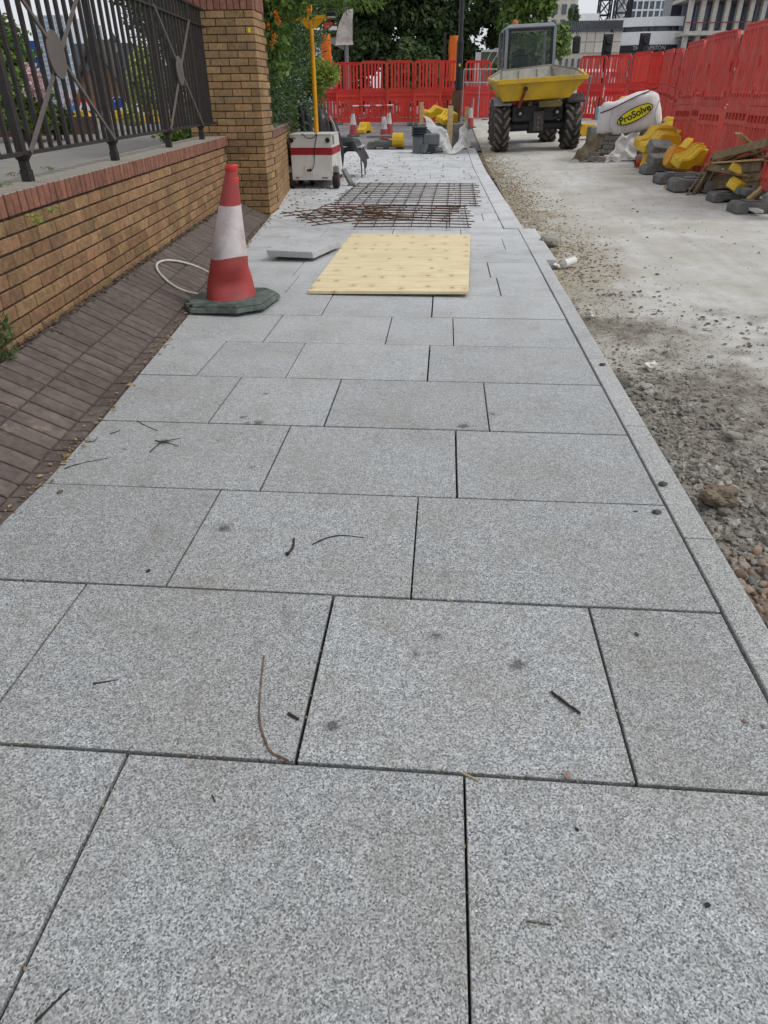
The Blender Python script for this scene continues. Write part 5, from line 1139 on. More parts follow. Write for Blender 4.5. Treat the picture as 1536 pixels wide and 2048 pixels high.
crumple('polythene_sheet', lambda u, v: tri(S2, MBt, RB, u, v)+Vector((0, -.1*math.sin(3.14*v), 0)), 0, POLY, 'polythene sheet hung from the right stake towards the road', 'plastic wrap', (0, 0, 0), amp=.09, seed=12, freq=3.5)
# mesh fence panel with red barrier behind, right of the lamp post
HER = M('galvanised', '#a9adb0', '#989c9f', 8, .45, metal=.5)
A, B = D(928, 139, 30.5), D(1010, 140, 30.2)
hf = thing('mesh_fence', 'galvanised wire mesh fence panel between the lamp post and the dumper', 'fence', (A.x, A.y, zg(30)))
wv_ = (B-A).to_2d().length; top_ = A.z-zg(30)
for a, b_ in (((0, 0, .1), (0, 0, top_)), ((wv_, 0, .1), (wv_, 0, top_)), ((0, 0, top_), (wv_, 0, top_)), ((0, 0, .12), (wv_, 0, .12)), ((.62, 0, .1), (.62, 0, top_)), ((0, 0, 1.3), (wv_, 0, 1.3))): MB().cyl(a, b_, .02, n=8).obj('tube', HER, hf)
mb = MB()
for i in range(24): mb.bar((wv_*i/24, 0, .1), (wv_*i/24, 0, top_), .004, .004)
mb.obj('wire_infill', HER, hf)
for i, (xa, xb, z_) in enumerate([(930, 955, .0), (953, 985, .0)]):
    A, B = D(xa, 150, 31.5+i*.8), D(xb, 150, 31.5+i*.8); barrier(A, A+(B-A).normalized(), zg(32)-.02, ['red barrier with a white band behind the wire fence', 'lower red barrier behind the wire fence, nearer the dumper'][i], 'a', .62 if i else 1.25, 2-i, 'barriers behind the wire fence')
# ================================================================ vegetation
random.seed(61)
def leafmat(name, c1, c2, isl=.4):
    m, n, b = nodes(name); g = nd(n, 'ShaderNodeNewGeometry'); col = mixc(n, g.outputs['Random Per Island'], lin(c1), lin(c2))
    n.links.new(col, b.inputs['Base Color']); b.inputs['Roughness'].default_value = .6; b.inputs['Specular IOR Level'].default_value = .25
    tr = nd(n, 'ShaderNodeBsdfTranslucent'); n.links.new(col, tr.inputs[0]); mx = nd(n, 'ShaderNodeMixShader', i_0=.25); o = [x for x in n.nodes if x.type == 'OUTPUT_MATERIAL'][0]
    n.links.new(b.outputs[0], mx.inputs[1]); n.links.new(tr.outputs[0], mx.inputs[2]); n.links.new(mx.outputs[0], o.inputs[0]); return m
LF_DARK = leafmat('leaf_dark', '#33442a', '#57693f'); LF_MID = leafmat('leaf_mid', '#46602e', '#7b9448'); LF_LIGHT = leafmat('leaf_light', '#6b8238', '#a3b35c'); LF_CON = leafmat('leaf_conifer', '#33492c', '#5f7a45'); LF_LIME = leafmat('leaf_lime', '#8a9a45', '#bcc873'); LF_ORANGE = leafmat('berry_orange', '#c96a1f', '#e08a34'); LF_PINK = leafmat('flower_pink', '#d9a9b2', '#ead9d6')
BARK = M('bark', '#4d4136', '#362d25', 10, .95, bmp=.6, bscale=20)
def leaves(name, blobs, n, size, mat, parent=None, shell=.55, shape='leaf', droop=0.):
    """many small leaf faces through the volume of the blobs (centre, radii)"""
    vol = [b_[1][0]*b_[1][1]*b_[1][2] for b_ in blobs]; tot = sum(vol); vs = []; fs = []
    for (c, r), v_ in zip(blobs, vol):
        c = Vector(c); k = max(8, int(n*v_/tot)); sd_ = random.random()*40
        for _ in range(k):
            d = Vector((random.gauss(0, 1), random.gauss(0, 1), random.gauss(0, 1))).normalized(); t = (shell+(1-shell)*random.random()) if random.random() < .75 else random.random()**.5
            t *= 1+.32*noise.noise(d*2.3+Vector((sd_, 0, 0)))+.16*noise.noise(d*6+Vector((0, sd_, 0)))
            p = c+Vector((d.x*r[0], d.y*r[1], d.z*r[2]))*t
            s = size*random.uniform(.6, 1.35)
            nrm = (d*.7+Vector((random.gauss(0, .6), random.gauss(0, .6), random.gauss(.25, .6)))).normalized()
            a = nrm.orthogonal().normalized(); a = (Matrix.Rotation(random.random()*6.28, 3, nrm) @ a)
            if shape == 'spray': a = (d*.7+Vector((random.gauss(0, .4), random.gauss(0, .4), random.gauss(.35-droop, .4)))).normalized(); nrm = a.orthogonal().normalized(); nrm = Matrix.Rotation(random.random()*6.28, 3, a) @ nrm
            b_ = nrm.cross(a); o = len(vs)
            if shape == 'spray':
                vs += [p-a*s, p+b_*s*.22, p+a*s*1.2, p-b_*s*.22]
            else: vs += [p-a*s, p+b_*s*.5+nrm*s*.12, p+a*s, p-b_*s*.5+nrm*s*.12]
            fs += [(o, o+1, o+2), (o, o+2, o+3)]
    me = bpy.data.meshes.new(name); me.from_pydata([tuple(v_) for v_ in vs], [], fs); return link(name, me, mat, parent)
def tree(label, base, h, spread, blobs, n, size, mat, r=.2, name='tree', shape='leaf', cat='tree', core=True):
    t = thing(name, label, cat, base)
    pts = [Vector((0, 0, 0)), Vector((.1*r, .1, h*.35)), Vector((-.2*r, 0, h*.7)), Vector((0, 0, h))]
    sp = spline(pts, 4); tr_ = MB().tube(sp, [r*lerp(1.15, .3, i/(len(sp)-1)) for i in range(len(sp))], 8); 
    tr_.obj('trunk', BARK, t, sm=True)
    lm = MB()
    for (c, rr) in blobs[:8]:
        c = Vector(c); a = Vector((0, 0, min(h*.75, max(.3*h, c.z*.6)))); lm.tube([a, a.lerp(c, .5)+Vector((0, 0, .1*h)), c], [r*.4, r*.25, r*.1], 6)
    lm.obj('limbs', BARK, t, sm=True)
    leaves('crown', blobs, n, size, mat, t, shape=shape); return t
def blobset(n, w, d, h, z0, rmin, rmax, seed):
    rnd = random.Random(seed); o = []
    for i in range(n):
        r = rnd.uniform(rmin, rmax); o.append(((rnd.uniform(-w, w), rnd.uniform(-d, d), z0+rnd.uniform(0, h)), (r*rnd.uniform(.8, 1.2), r*rnd.uniform(.8, 1.2), r*rnd.uniform(.7, 1.1))))
    return o
# conifer hedge behind the second wall
hg = thing('conifer_hedge', 'dense green conifer hedge rising behind the brick pier and low wall', 'hedge', (-2.95, 11.3, .6))
bl = [((.24-.05*max(0, 4-i)*0, -1.3+.5*i, .9+.2*(i % 2)), (.46, .48, .95)) for i in range(11)]+[((.24, -1.25+.5*i, 1.9+.15*(i % 3)), (.48, .48, .8)) for i in range(11)]+[((-.45, -1+.7*i, 1.6), (.6, .6, 1.6)) for i in range(6)]
leaves('foliage', bl, 40000, .05, LF_CON, hg, shell=.7, shape='spray', droop=.2)
mb = MB()
for i in range(7): mb.tube([(-.2-.06*i, -1.2+.5*i, 0), (-.2-.06*i, -1.2+.5*i, 2.2)], [.04, .015], 6)
mb.obj('stems', BARK, hg)
fr = thing('conifer_spray', 'light green feathery branch hanging right of the yellow mast', 'branch', (-2.3, 13.7, 0))
c0 = D(650, 150, 13.7)-Vector((-2.3, 13.7, 0))
leaves('foliage', [((c0.x-.05, 0, c0.z), (.26, .25, .24)), ((c0.x+.14, -.05, c0.z+.03), (.16, .16, .13)), ((c0.x-.2, .1, c0.z-.1), (.2, .2, .25))], 1500, .055, LF_LIGHT, fr, shell=.3, shape='spray'); MB().tube([(-.35, .1, .9), (c0.x-.2, .05, c0.z-.1), (c0.x+.1, -.02, c0.z+.02)], [.02, .014, .005], 6).obj('stem', BARK, fr)
ob = thing('orange_shrub', 'tall shrub with orange flower clusters beside the brick pier', 'shrub', (-2.75, 10.3, .6))
c1 = D(545, 40, 10.3)-Vector((-2.75, 10.3, .6))
leaves('foliage', [((c1.x-.1, .1, c1.z-.15), (.34, .4, .5)), ((c1.x+.1, .2, c1.z+.35), (.5, .45, .4)), ((c1.x+.45, .3, c1.z+.5), (.5, .45, .32)), ((c1.x-.2, 0, c1.z+.4), (.4, .4, .5))], 5200, .042, LF_MID, ob, shell=.35)
for (px, py) in [(552, 28), (558, 42), (548, 72), (543, 88), (536, 52), (618, 22)]:
    q_ = D(px, py, 10.05)-Vector((-2.75, 10.3, .6)); leaves('flower_cluster', [(tuple(q_), (.035, .035, .05))], 60, .014, LF_ORANGE, ob, shell=.2)
MB().tube([(-.2, .2, 0), (-.15, .15, 1.0), (c1.x, .1, c1.z)], [.03, .025, .01], 6).obj('stem', BARK, ob)
tree('feathery tree overhanging the top of the picture above the light tower', (-3.6, 15.6, .5), 4.2, 2, [((.6, -.5, 2.35), (.6, .6, .35)), ((1.2, -.4, 2.3), (.65, .6, .36)), ((1.9, -.3, 2.45), (.7, .6, .36)), ((.0, 0, 2.2), (.8, .8, .7)), ((1.5, .4, 2.9), (1.2, 1, .5)), ((1.1, .2, 1.85), (.3, .3, .22))], 9000, .055, LF_MID, .12, 'feathery_tree', 'spray')
# dark trees behind the barriers
def ftree(label, px, Y, zc, w, h, n, size, mat, seed, zbase=.45, r=.3, k=14, low=.55):
    p = D(px, 100, Y); b_ = blobset(k, w*.6, w*.5, h*.75, zc-h*.5, w*.32, w*.5, seed)
    return tree(label, (p.x, Y, zbase), zc, w, b_, n, size, mat, r)
ftree('big dark evergreen tree behind the red barriers, left of the lamp post', 770, 40, 4.6, 3.2, 7.2, 26000, .15, LF_DARK, 3)
ftree('dark leafy tree behind the lamp post', 905, 42, 5.0, 2.7, 7.6, 20000, .15, LF_DARK, 4)
ftree('dark tree between lamp post and dumper cab', 990, 41, 4.8, 2.2, 7.0, 17000, .14, LF_DARK, 7)
ftree('round light green tree right of the dumper cab', 1065, 37, 3.9, 1.75, 4.9, 12000, .12, LF_MID, 9)
ftree('dark tree crown above the torn banner pole', 700, 46, 6.6, 3.0, 6., 9000, .16, LF_DARK, 12)
ftree('small dark bush at the foot of the right-hand tree', 1110, 35, 1.6, .9, 1.8, 3000, .09, LF_DARK, 15, k=6, r=.08)
# ---------------------------------------------------------------- car park behind the railing
ZP = .64
m, n, b = nodes('block_paving'); v = vec(n, True)
bt = nd(n, 'ShaderNodeTexBrick', i_Scale=4.5); n.links.new(v, bt.inputs['Vector']); bt.inputs['Color1'].default_value = lin('#76726d'); bt.inputs['Color2'].default_value = lin('#86827c'); bt.inputs['Mortar'].default_value = lin('#5c5853'); bt.inputs['Mortar Size'].default_value = .03
n.links.new(mixc(n, noi(n, v, .8, 5), bt.outputs[0], lin('#7f7b76'), 'MIX'), b.inputs['Base Color']); n.nodes[-1]; b.inputs['Roughness'].default_value = .9
cp = MB(); cp.hexa([(-60, 0, ZP-.3), (wallx(0)-.30, 0, ZP-.3), (-3.1, 9.15, ZP-.3), (-60, 9.15, ZP-.3), (-60, 0, ZP), (wallx(0)-.30, 0, ZP), (wallx(9.15)-.3, 9.15, ZP), (-60, 9.15, ZP)])
cp.hexa([(-60, 9.15, ZP-.3), (-3.1, 9.15, ZP-.3), (-3.4, 15.5, ZP-.3), (-60, 70, ZP-.3), (-60, 9.15, ZP), (-3.1, 9.15, ZP), (-3.4, 15.5, ZP), (-60, 70, ZP)]) 
structure(cp.obj('car_park', m))
pb = MB(); A, B = G(-60, 277, ZP), G(185, 268, ZP)
pw = thing('planter_wall', 'low dark brown planter wall in front of the flowering bushes', 'wall', (0, 0, 0)); MB().bar((A.x, A.y+.2, ZP+.16), (B.x, B.y+.2, ZP+.16), .3, .32).obj('wall_face', M('planter_brown', '#5a4438', '#49382f', 12, .9), pw)
def bush(label, px, py, Y, rx_, rz_, n, size, mat, name='bush', flowers=None, shape='leaf'):
    c = D(px, py, Y); t = thing(name, label, 'shrub', (c.x, c.y, ZP)); z = c.z-ZP
    leaves('foliage', [((0, 0, z), (rx_, rx_, rz_)), ((rx_*.5, -.1, z*.7), (rx_*.7, rx_*.7, rz_*.7)), ((-rx_*.55, .1, z*.75), (rx_*.7, rx_*.7, rz_*.75))], n, size, mat, t, shell=.6, shape=shape)
    mb = MB()
    for a in range(3): mb.tube([(.1*a-.1, 0, 0), (.25*(a-1)*rx_, 0, z)], [.03, .012], 5)
    mb.obj('stems', BARK, t)
    if flowers:
        for (fx, fy) in flowers: q_ = D(fx, fy, Y-rx_*.9)-Vector((c.x, c.y, ZP)); leaves('flower_cluster', [(tuple(q_), (.12, .12, .14))], 60, .04, LF_PINK, t, shell=.2)
    return t
bush('tall light green bush at the left picture edge behind the railing', 10, 115, 13.5, .5, .7, 3200, .06, LF_MID)
bush('dense green bush with pink and white flowers behind the railing', 45, 205, 13.0, .5, .42, 4200, .045, LF_MID, flowers=[(66, 140), (70, 172), (80, 186), (62, 150), (90, 175), (75, 160), (58, 182), (136, 193)])
bush('low dark green shrub beside the planter wall', 112, 236, 13.6, .3, .22, 1800, .04, LF_DARK)
bush('yellow-green bush seen between the railing bars near the pier', 292, 155, 22, .5, .7, 3000, .07, LF_LIME)
bush('small lime bush behind the blue arrow sign', 265, 236, 24, .3, .32, 900, .06, LF_LIME)
bush('small leafy weeds on the paving at the foot of the pier, behind the railing', 375, 268, 9.75, .35, .12, 900, .04, LF_MID)
tree('dark leafy tree over the car park, seen through the railing', (D(330, 60, 17).x, 17, ZP), 2.9, 2, [((-.2, 0, 2.2), (.6, .6, .5)), ((.5, .3, 2.4), (.7, .7, .6)), ((-.8, .2, 2.7), (.5, .6, .45)), ((.3, -.3, 1.7), (.4, .4, .4)), ((.9, .2, 1.7), (.5, .5, .6)), ((.0, .3, 3.0), (1., .7, .5))], 9000, .06, LF_DARK, .15)
for i, (x_, y_) in enumerate([(30, 352), (95, 340), (8, 372)]):
    q_ = G(x_, y_, .89); leaves('g', [((0, 0, .01), (.05, .06, .012))], 60, .006, LF_MID).name = 'weed_tuft'; o = [o_ for o_ in COL.objects if o_.name.startswith('weed_tuft')][-1]; o.location = q_; tag(o, ['small weed tuft on the coping near the first railing post', 'flat weed tuft on the coping between two posts', 'weed tuft on the coping at the left picture edge'][i], 'weed')
o = leaves('wall_ivy', [((0, 0, 0), (.05, .09, .03)), ((0, .2, .02), (.03, .07, .02))], 90, .010, LF_LIGHT); c = Vector((wallx(3.7)+.02, 3.7, .74)); o.location = c; tag(o, 'small creeping weed growing from the wall joint under the coping at left', 'weed')
o = leaves('corner_fern', [((0, 0, .12), (.05, .07, .14))], 260, .018, LF_CON, shape='spray'); o.location = (wallx(3.0)+.04, 3.02, .2); tag(o, 'feathery green fern at the wall foot on the left picture edge', 'fern')
# signs and posts in the car park
SBLUE = M('sign_blue', '#1f4ca0', '#1b4492', 4, .4); SWHITE = M('sign_white', '#dcdcdc', '#cfcfcf', 4, .5); SRED = M('sign_red', '#c22a26', '#b02522', 4, .5); STEEL = M('sign_steel', '#7d7f82', '#6b6d70', 6, .5)
def sign_post(label, px, py, Y, kind):
    c = D(px, py, Y); t = thing('road_sign', label, 'road sign', (c.x, c.y, ZP-.15)); z = c.z-ZP+.15
    MB().cyl((0, .04, 0), (0, .04, z), .03, n=8).obj('post', STEEL, t); MB().box((0, .04, .05), (.5, .3, .1)).obj('base', YFOOT, t)
    if kind == 'arrow':
        MB().cyl((0, -.012, z), (0, 0, z), .34, n=28).obj('rim', SWHITE, t); MB().cyl((0, -.02, z), (0, -.013, z), .32, n=28).obj('face', SBLUE, t)
        mb = MB(); mb.prism([(-.13, .2), (-.07, .22), (.09, -.06), (.15, -.02), (.13, -.22), (-.05, -.13), (.01, -.1)], -.028, -.022, lambda u, v_, h: (u, h, z+v_)); mb.obj('arrow', SWHITE, t)
    else:
        MB().prism([(-.42, -.34), (.42, -.34), (0, .4)], -.01, 0, lambda u, v_, h: (u, h, z+v_)).obj('rim', SRED, t); MB().prism([(-.28, -.26), (.28, -.26), (0, .24)], -.02, -.012, lambda u, v_, h: (u, h, z+v_)).obj('face', SWHITE, t)
        mb = MB(); mb.prism([(-.17, -.22), (-.02, -.22), (-.08, -.08)], -.028, -.022, lambda u, v_, h: (u, h, z+v_)); mb.prism([(.03, -.22), (.09, -.22), (.07, -.05), (-.01, .04), (-.04, 0), (.02, -.06)], -.028, -.022, lambda u, v_, h: (u, h, z+v_)); mb.cyl((.03, -.028, z+.08), (.03, -.022, z+.08), .035, n=10); mb.obj('worker_symbol', BLKP, t)
sign_post('round blue sign with white diagonal arrow seen through the railing', 237, 213, 30, 'arrow'); sign_post('red triangular roadworks sign seen through the railing', 168, 207, 31, 'tri')
c = D(147, 213, 31); t = thing('blue_board', 'narrow blue board beside the triangular roadworks sign', 'sign', (c.x, c.y, ZP)); MB().box((0, 0, c.z-ZP), (.3, .03, .7)).obj('face', M('board_blue', '#3a86c4'), t); MB().cyl((0, .03, 0), (0, .03, c.z-ZP), .03, n=8).obj('post', STEEL, t)
c = D(50, 118, 16); t = thing('blue_banner', 'large blue banner board with faint white lettering among the bushes', 'banner', (c.x, c.y, ZP)); z = c.z-ZP
MB().box((0, 0, z), (.62, .03, .62)).obj('face', SBLUE, t, rot=(0, 0, .35)); MB().cyl((-.25, .05, 0), (-.25, .05, z+.3), .025, n=8).obj('post', STEEL, t); MB().cyl((.25, .14, 0), (.25, .14, z+.3), .025, n=8).obj('post', STEEL, t)
for dz, w_ in ((.02, .3), (-.1, .4), (-.2, .22)): MB().box((.0, -.02, z+dz), (w_, .012, .035)).obj('lettering', SWHITE, t, rot=(0, 0, .35))
for i, (px, py, Y, h_) in enumerate([(277, 262, 27, 1.35), (291, 224, 29, .6), (302, 262, 29, 1.9)]):
    c = D(px, 240, Y); t = thing('delineator_post', ['striped red and white post right of the blue arrow sign', 'short red and white marker behind the striped post', 'tall red and white marker nearest the pier'][i], 'post', (c.x, c.y, ZP-.1))
    for k in range(5): MB().cyl((0, 0, .05+h_*k/5), (0, 0, .05+h_*(k+1)/5), .075, n=10).obj('stripe', SRED if k % 2 == 0 else SWHITE, t)
    MB().box((0, 0, .03), (.7, .4, .06)).obj('base', YFOOT, t)
for i, px in enumerate((170, 248, 318)):
    c = G(px, 266, ZP); c = D(px, 262, 26); yfoot(['yellow foot on the car park left of the arrow sign', 'yellow foot on the car park below the arrow sign', 'yellow foot on the car park near the pier'][i], (c.x, c.y, ZP-.05), (0, 0, .2*i), 1.1)
c = D(229, 88, 34); t = thing('street_lantern', 'black heritage street lantern standing behind the railing', 'street lamp', (c.x, c.y, ZP)); z = c.z-ZP
MB().tube([(0, 0, 0), (0, 0, z-.3)], [.08, .05], 10).obj('post', BLKP, t); MB().lathe([(.06, z-.3), (.17, z+.05), (.03, z+.1)], 6).obj('lantern', M('lantern_glass', '#8d949a', rough=.3), t); MB().lathe([(.3, z+.1), (.1, z+.25), (.02, z+.4)], 8).obj('hood', BLKP, t)
# ================================================================ buildings and skyline
random.seed(71)
def up_at(px, py, Y): return D(px, py, Y)
GLS = M('tower_glass', '#5d6f80', '#47586a', 3, .2, spec=.6, bmp=0, rand=.2); GLSD = M('dark_glass', '#4b5660', '#3d4751', 3, .2, spec=.6, bmp=0, rand=.25); WHITEB = M('white_cladding', '#eceeef', '#e0e2e4', 2, .6, bmp=.05); BEIGE = M('beige_panel', '#cbc4ba', '#beb7ad', 3, .8, rand=.06, bmp=.1); CONC = M('concrete_frame', '#c6c0b8', '#b2aca4', 4, .85, bmp=.2); BRBR = M('brown_brick_far', '#8a6a56', '#775945', 14, .9, bmp=.2)
def bbox(x0, x1, yt, Y, zb=0., depth=8.):
    a, b_ = D(x0, 60, Y), D(x1, 60, Y); return a.x, b_.x, D((x0+x1)/2, yt, Y).z, zb
def building(label, x0, x1, yt, Y, wall, cols, rows, win, depth=10, zb=.3, margin=.12, z0=None, ang=0., frame=None, cat='building', name='building'):
    xa, xb, zt, zb = bbox(x0, x1, yt, Y, zb); w_ = xb-xa; t = thing(name, label, cat, (xa, Y, zb), (0, 0, ang))
    h = zt-zb; MB().box((w_/2, depth/2, h/2), (w_, depth, h)).obj('wall', wall, t)
    zs = 0 if z0 is None else z0-zb
    if cols:
        cw, rh = w_/cols, (h-zs)/rows; me = MB().box((0, 0, 0), (cw*(1-2*margin), .12, rh*(1-1.6*margin))).mesh('window'); me.materials.append(win)
        for i in range(cols):
            for j in range(rows): link('window', me, None, t, (cw*(i+.5), -.03, zs+rh*(j+.5)))
    if frame:
        for i in range(cols+1): MB().box((w_*i/cols, -.12, (h+zs)/2), (.22, .24, h-zs)).obj('mullion', frame, t)
        for j in range(rows+1): MB().box((w_/2, -.1, zs+(h-zs)*j/rows), (w_, .18, .25)).obj('floor_band', frame, t)
    return t
# left skyline
PALEG = M('hazy_blue_glass', '#a9b8c4', '#97a7b5', 3, .3, bmp=0, rand=.1); PALEW = M('hazy_blue_cladding', '#c2ccd4', '#b4bfc8', 3, .5, bmp=0)  # distance haze put into the colour of glass and cladding
building('pale blue glass tower block seen through the railing', 74, 132, 32, 150, PALEW, 6, 14, PALEG, zb=.5, z0=4, frame=PALEW); building('grey glass tower wing right of the pale blue tower', 133, 160, 42, 158, M('grey_blue_glass', '#7d8c99', '#6f7e8b', 3, .3, bmp=0), 3, 12, PALEG, zb=.5, z0=4)
building('low white building beneath the glass tower', 120, 262, 108, 120, WHITEB, 16, 6, PALEG, zb=.5)
Y = 44; gb = thing('gabled_building', 'brown brick building with a steep pointed gable behind the signs', 'building', (0, 0, 0)); zb = ZP
pk, l1, r1, l0, r0 = D(183, 86, Y), D(160, 168, Y), D(250, 182, Y), D(152, 262, Y), D(258, 262, Y)
MB().prism([(l0.x, zb), (r0.x, zb), (r1.x, r1.z), (pk.x, pk.z), (l1.x, l1.z)], Y, Y+9, lambda u, v_, h: (u, h, v_)).obj('wall', BRBR, gb)
ro = M('slate_roof', '#4b4540', '#3d3834', 8, .8)
for a, b_ in ((pk, r1), (pk, l1)): MB().hexa([(a.x, Y-.3, a.z), (b_.x, Y-.3, b_.z), (b_.x, Y+9.3, b_.z), (a.x, Y+9.3, a.z), (a.x, Y-.3, a.z+.25), (b_.x, Y-.3, b_.z+.25), (b_.x, Y+9.3, b_.z+.25), (a.x, Y+9.3, a.z+.25)]).obj('roof', ro, gb)
for dx in (-1.2, 1.2): MB().box((pk.x+dx+.6, Y-.02, zb+2.6), (.9, .1, 1.3)).obj('window', GLSD, gb)
building('distant pale office block behind the dark trees', 836, 856, 40, 120, WHITEB, 2, 8, GLSD, zb=.5); building('distant white block behind the gap in the trees', 560, 700, 60, 130, WHITEB, 10, 8, PALEG, zb=.5)
# beige building with fins
bb = building('tall beige block with tall windows behind the light green tree', 1080, 1150, -60, 92, BEIGE, 4, 9, GLSD, zb=.5, margin=.22)
Y = 78; xa, xb, zt, zb = bbox(1122, 1245, 62, Y, .4)
fb = thing('panelled_building', 'beige panelled building with a dark fin screen along its roof', 'building', (xa, Y, zb)); w_ = xb-xa; h = zt-zb
MB().box((w_/2, 5, h/2), (w_, 10, h)).obj('wall', BEIGE, fb)
zp = D(1180, 106, Y).z-zb
pm = MB().box((0, 0, 0), (w_/7-.06, .14, (h-zp)/2-.06)).mesh('panel'); pm.materials.append(BEIGE)
for i in range(7):
    for j in range(2): link('panel', pm, None, fb, (w_*(i+.5)/7, -.04, zp+(h-zp)*(j+.5)/2))
dm = MB().box((0, 0, 0), (w_/10-.35, .16, zp*.8)).mesh('window'); dm.materials.append(GLSD)
for i in range(10): link('window', dm, None, fb, (w_*(i+.5)/10, -.03, zp*.5))
zf = D(1180, 41, Y).z-zb; fm = MB().box((0, 0, 0), (.11, .3, zf-h)).mesh('fin'); fm.materials.append(M('fin_dark', '#55585d', '#4a4d52', 4, .6))
for i in range(34): link('fin', fm, None, fb, (w_*(i+.5)/34, .1, (zf+h)/2))
MB().box((w_/2, 2.5, (zf+h)/2-.1), (w_, 3, zf-h-.25)).obj('plant_room', WHITEB, fb); MB().box((w_/2, 0, h+.05), (w_+.2, .5, .18)).obj('parapet', MATS['fin_dark'], fb)
xa2, xb2, zt2, _ = bbox(1158, 1194, 27, 84, .4); building('plain pale grey roof block above the fin screen', 1150, 1195, 27, 90, WHITEB, 0, 0, None, zb=.4)
c = D(1151, 36, 79); tree('small conical tree on the roof terrace of the panelled building', (c.x, c.y, c.z-.9), 1.6, .5, [((0, 0, .9), (.42, .42, .5)), ((0, 0, 1.5), (.26, .26, .45))], 700, .09, LF_DARK, .06, 'roof_tree'); c = D(1140, 32, 80); tree('thin sapling on the roof terrace left of the conical tree', (c.x, c.y, c.z-.9), 1.6, .5, [((0, 0, 1.1), (.25, .25, .6))], 300, .09, LF_DARK, .05, 'roof_tree')
# tower cranes
def crane(label, pxb, Y, wd, cols, htop=40):
    c = D(pxb, 108, Y); t = thing('tower_crane', label, 'crane', (c.x, c.y, .4)); hw = wd/2; seg = wd*1.15; n_ = int(htop/seg)
    for sx in (-1, 1):
        for sy in (-1, 1): MB().box((sx*hw, sy*hw, htop/2), (.2, .2, htop)).obj('chord', cols[0], t)
    for k in range(n_):
        z0, z1 = k*seg, (k+1)*seg; mb = MB()
        for sy in (-1, 1):
            mb.bar((-hw, sy*hw, z0), (hw, sy*hw, z1), .1, .1); mb.bar((hw, sy*hw, z0), (-hw, sy*hw, z1), .1, .1); mb.bar((-hw, sy*hw, z1), (hw, sy*hw, z1), .12, .12)
        for sx in (-1, 1): mb.bar((sx*hw, -hw, z0), (sx*hw, hw, z1), .1, .1)
        mb.obj('lattice', cols[1] if k % 9 < 3 else cols[0], t)
CRB = M('crane_dark', '#2f3340', '#262a35', 6, .6); CRR = M('crane_maroon', '#6b2a33', '#5b242c', 6, .6); CRN = M('crane_navy', '#2c3a63', '#263355', 6, .6)
crane('dark lattice tower crane mast, left of the two', 1197, 118, 1.5, (CRB, CRR)); crane('navy lattice tower crane mast, right of the two', 1231, 122, 1.9, (CRB, CRN))
c = D(1240, 90, 121); tag(MB().box((0, 0, 20), (.5, .5, 40)).obj('crane_tie_mast', CRB, loc=(c.x+.7, c.y, .4)), 'thin black vertical mast beside the right crane', 'mast')
# glass tower, curved white building, concrete frame
building('dark glass tower with white mullions behind the cranes', 1243, 1372, -80, 140, GLSD, 11, 9, GLS, zb=.5, frame=WHITEB, z0=8, margin=.05)
building('narrow cream block at the foot of the glass tower', 1233, 1246, 58, 128, M('cream_wall', '#cbb897', '#bfae8e', 3, .8), 1, 4, GLSD, zb=.5)
Y = 100; cw = thing('curved_building', 'white curved building with a dark strip window and a black name band', 'building', (0, 0, 0))
cx_ = D(1330, 60, Y).x; Rr = 9.0; cy_ = Y+Rr*.92
def arc(z0, z1, r, mat, nm, a0=-170, a1=-52, k=26):
    mb = MB(); vs = []
    for i in range(k+1):
        a = R(lerp(a0, a1, i/k)); vs += [(cx_+r*math.cos(a), cy_+r*math.sin(a), z0), (cx_+r*math.cos(a), cy_+r*math.sin(a), z1), (cx_+(r-1.5)*math.cos(a), cy_+(r-1.5)*math.sin(a), z1), (cx_+(r-1.5)*math.cos(a), cy_+(r-1.5)*math.sin(a), z0)]
    fs = []
    for i in range(k): o = 4*i; fs += [(o, o+4, o+5, o+1), (o+1, o+5, o+6, o+2), (o+2, o+6, o+7, o+3), (o+3, o+7, o+4, o)]
    fs += [(0, 1, 2, 3), (4*k+3, 4*k+2, 4*k+1, 4*k)]
    return mb.add(vs, fs).obj(nm, mat, cw)
zz = lambda py: D(1330, py, Y).z
arc(.3, zz(103), Rr-.4, GLSD, 'ground_floor'); arc(zz(103)+.02, zz(90), Rr+.25, M('sign_band_black', '#2a2b2e', '#232427', 4, .5), 'sign_band', -170, -78); arc(zz(90)+.02, zz(63), Rr, WHITEB, 'lower_cladding'); arc(zz(63)+.02, zz(53), Rr-.5, GLSD, 'strip_window'); arc(zz(53)+.02, zz(34), Rr+.1, WHITEB, 'upper_cladding')
for i in range(9):
    a = R(lerp(-160, -60, i/8)); MB().box((cx_+(Rr-.3)*math.cos(a), cy_+(Rr-.3)*math.sin(a), (zz(63)+zz(53))/2), (.18, .18, zz(53)-zz(63))).obj('window_mullion', MATS['fin_dark'], cw)
me = text_mesh('THE CAPSTON', .56, .008); me.materials.clear(); me.materials.append(SWHITE); tw = max(v_.co.x for v_ in me.vertices)*2
a_mid = R(-100.5); zc_ = (zz(103)+zz(90))/2; rr_ = Rr+.27
for v_ in me.vertices:
    a = a_mid+v_.co.x/rr_; v_.co = Vector((cx_+rr_*math.cos(a), cy_+rr_*math.sin(a), zc_+v_.co.y))
link('lettering', me, None, cw)
Y = 96; xa, xb, zt, zb = bbox(1368, 1600, -80, Y, .4); cf = thing('concrete_frame_building', 'unfinished concrete frame building with open floors at the top right', 'building', (xa, Y, zb)); w_ = xb-xa; h = zt-zb
MB().box((w_/2, 9, h/2), (w_, 4, h)).obj('core', GLSD, cf)
for i in range(10): MB().box((w_*(i+.3)/9.6, .4, h/2), (.45, .7, h)).obj('column', CONC, cf)
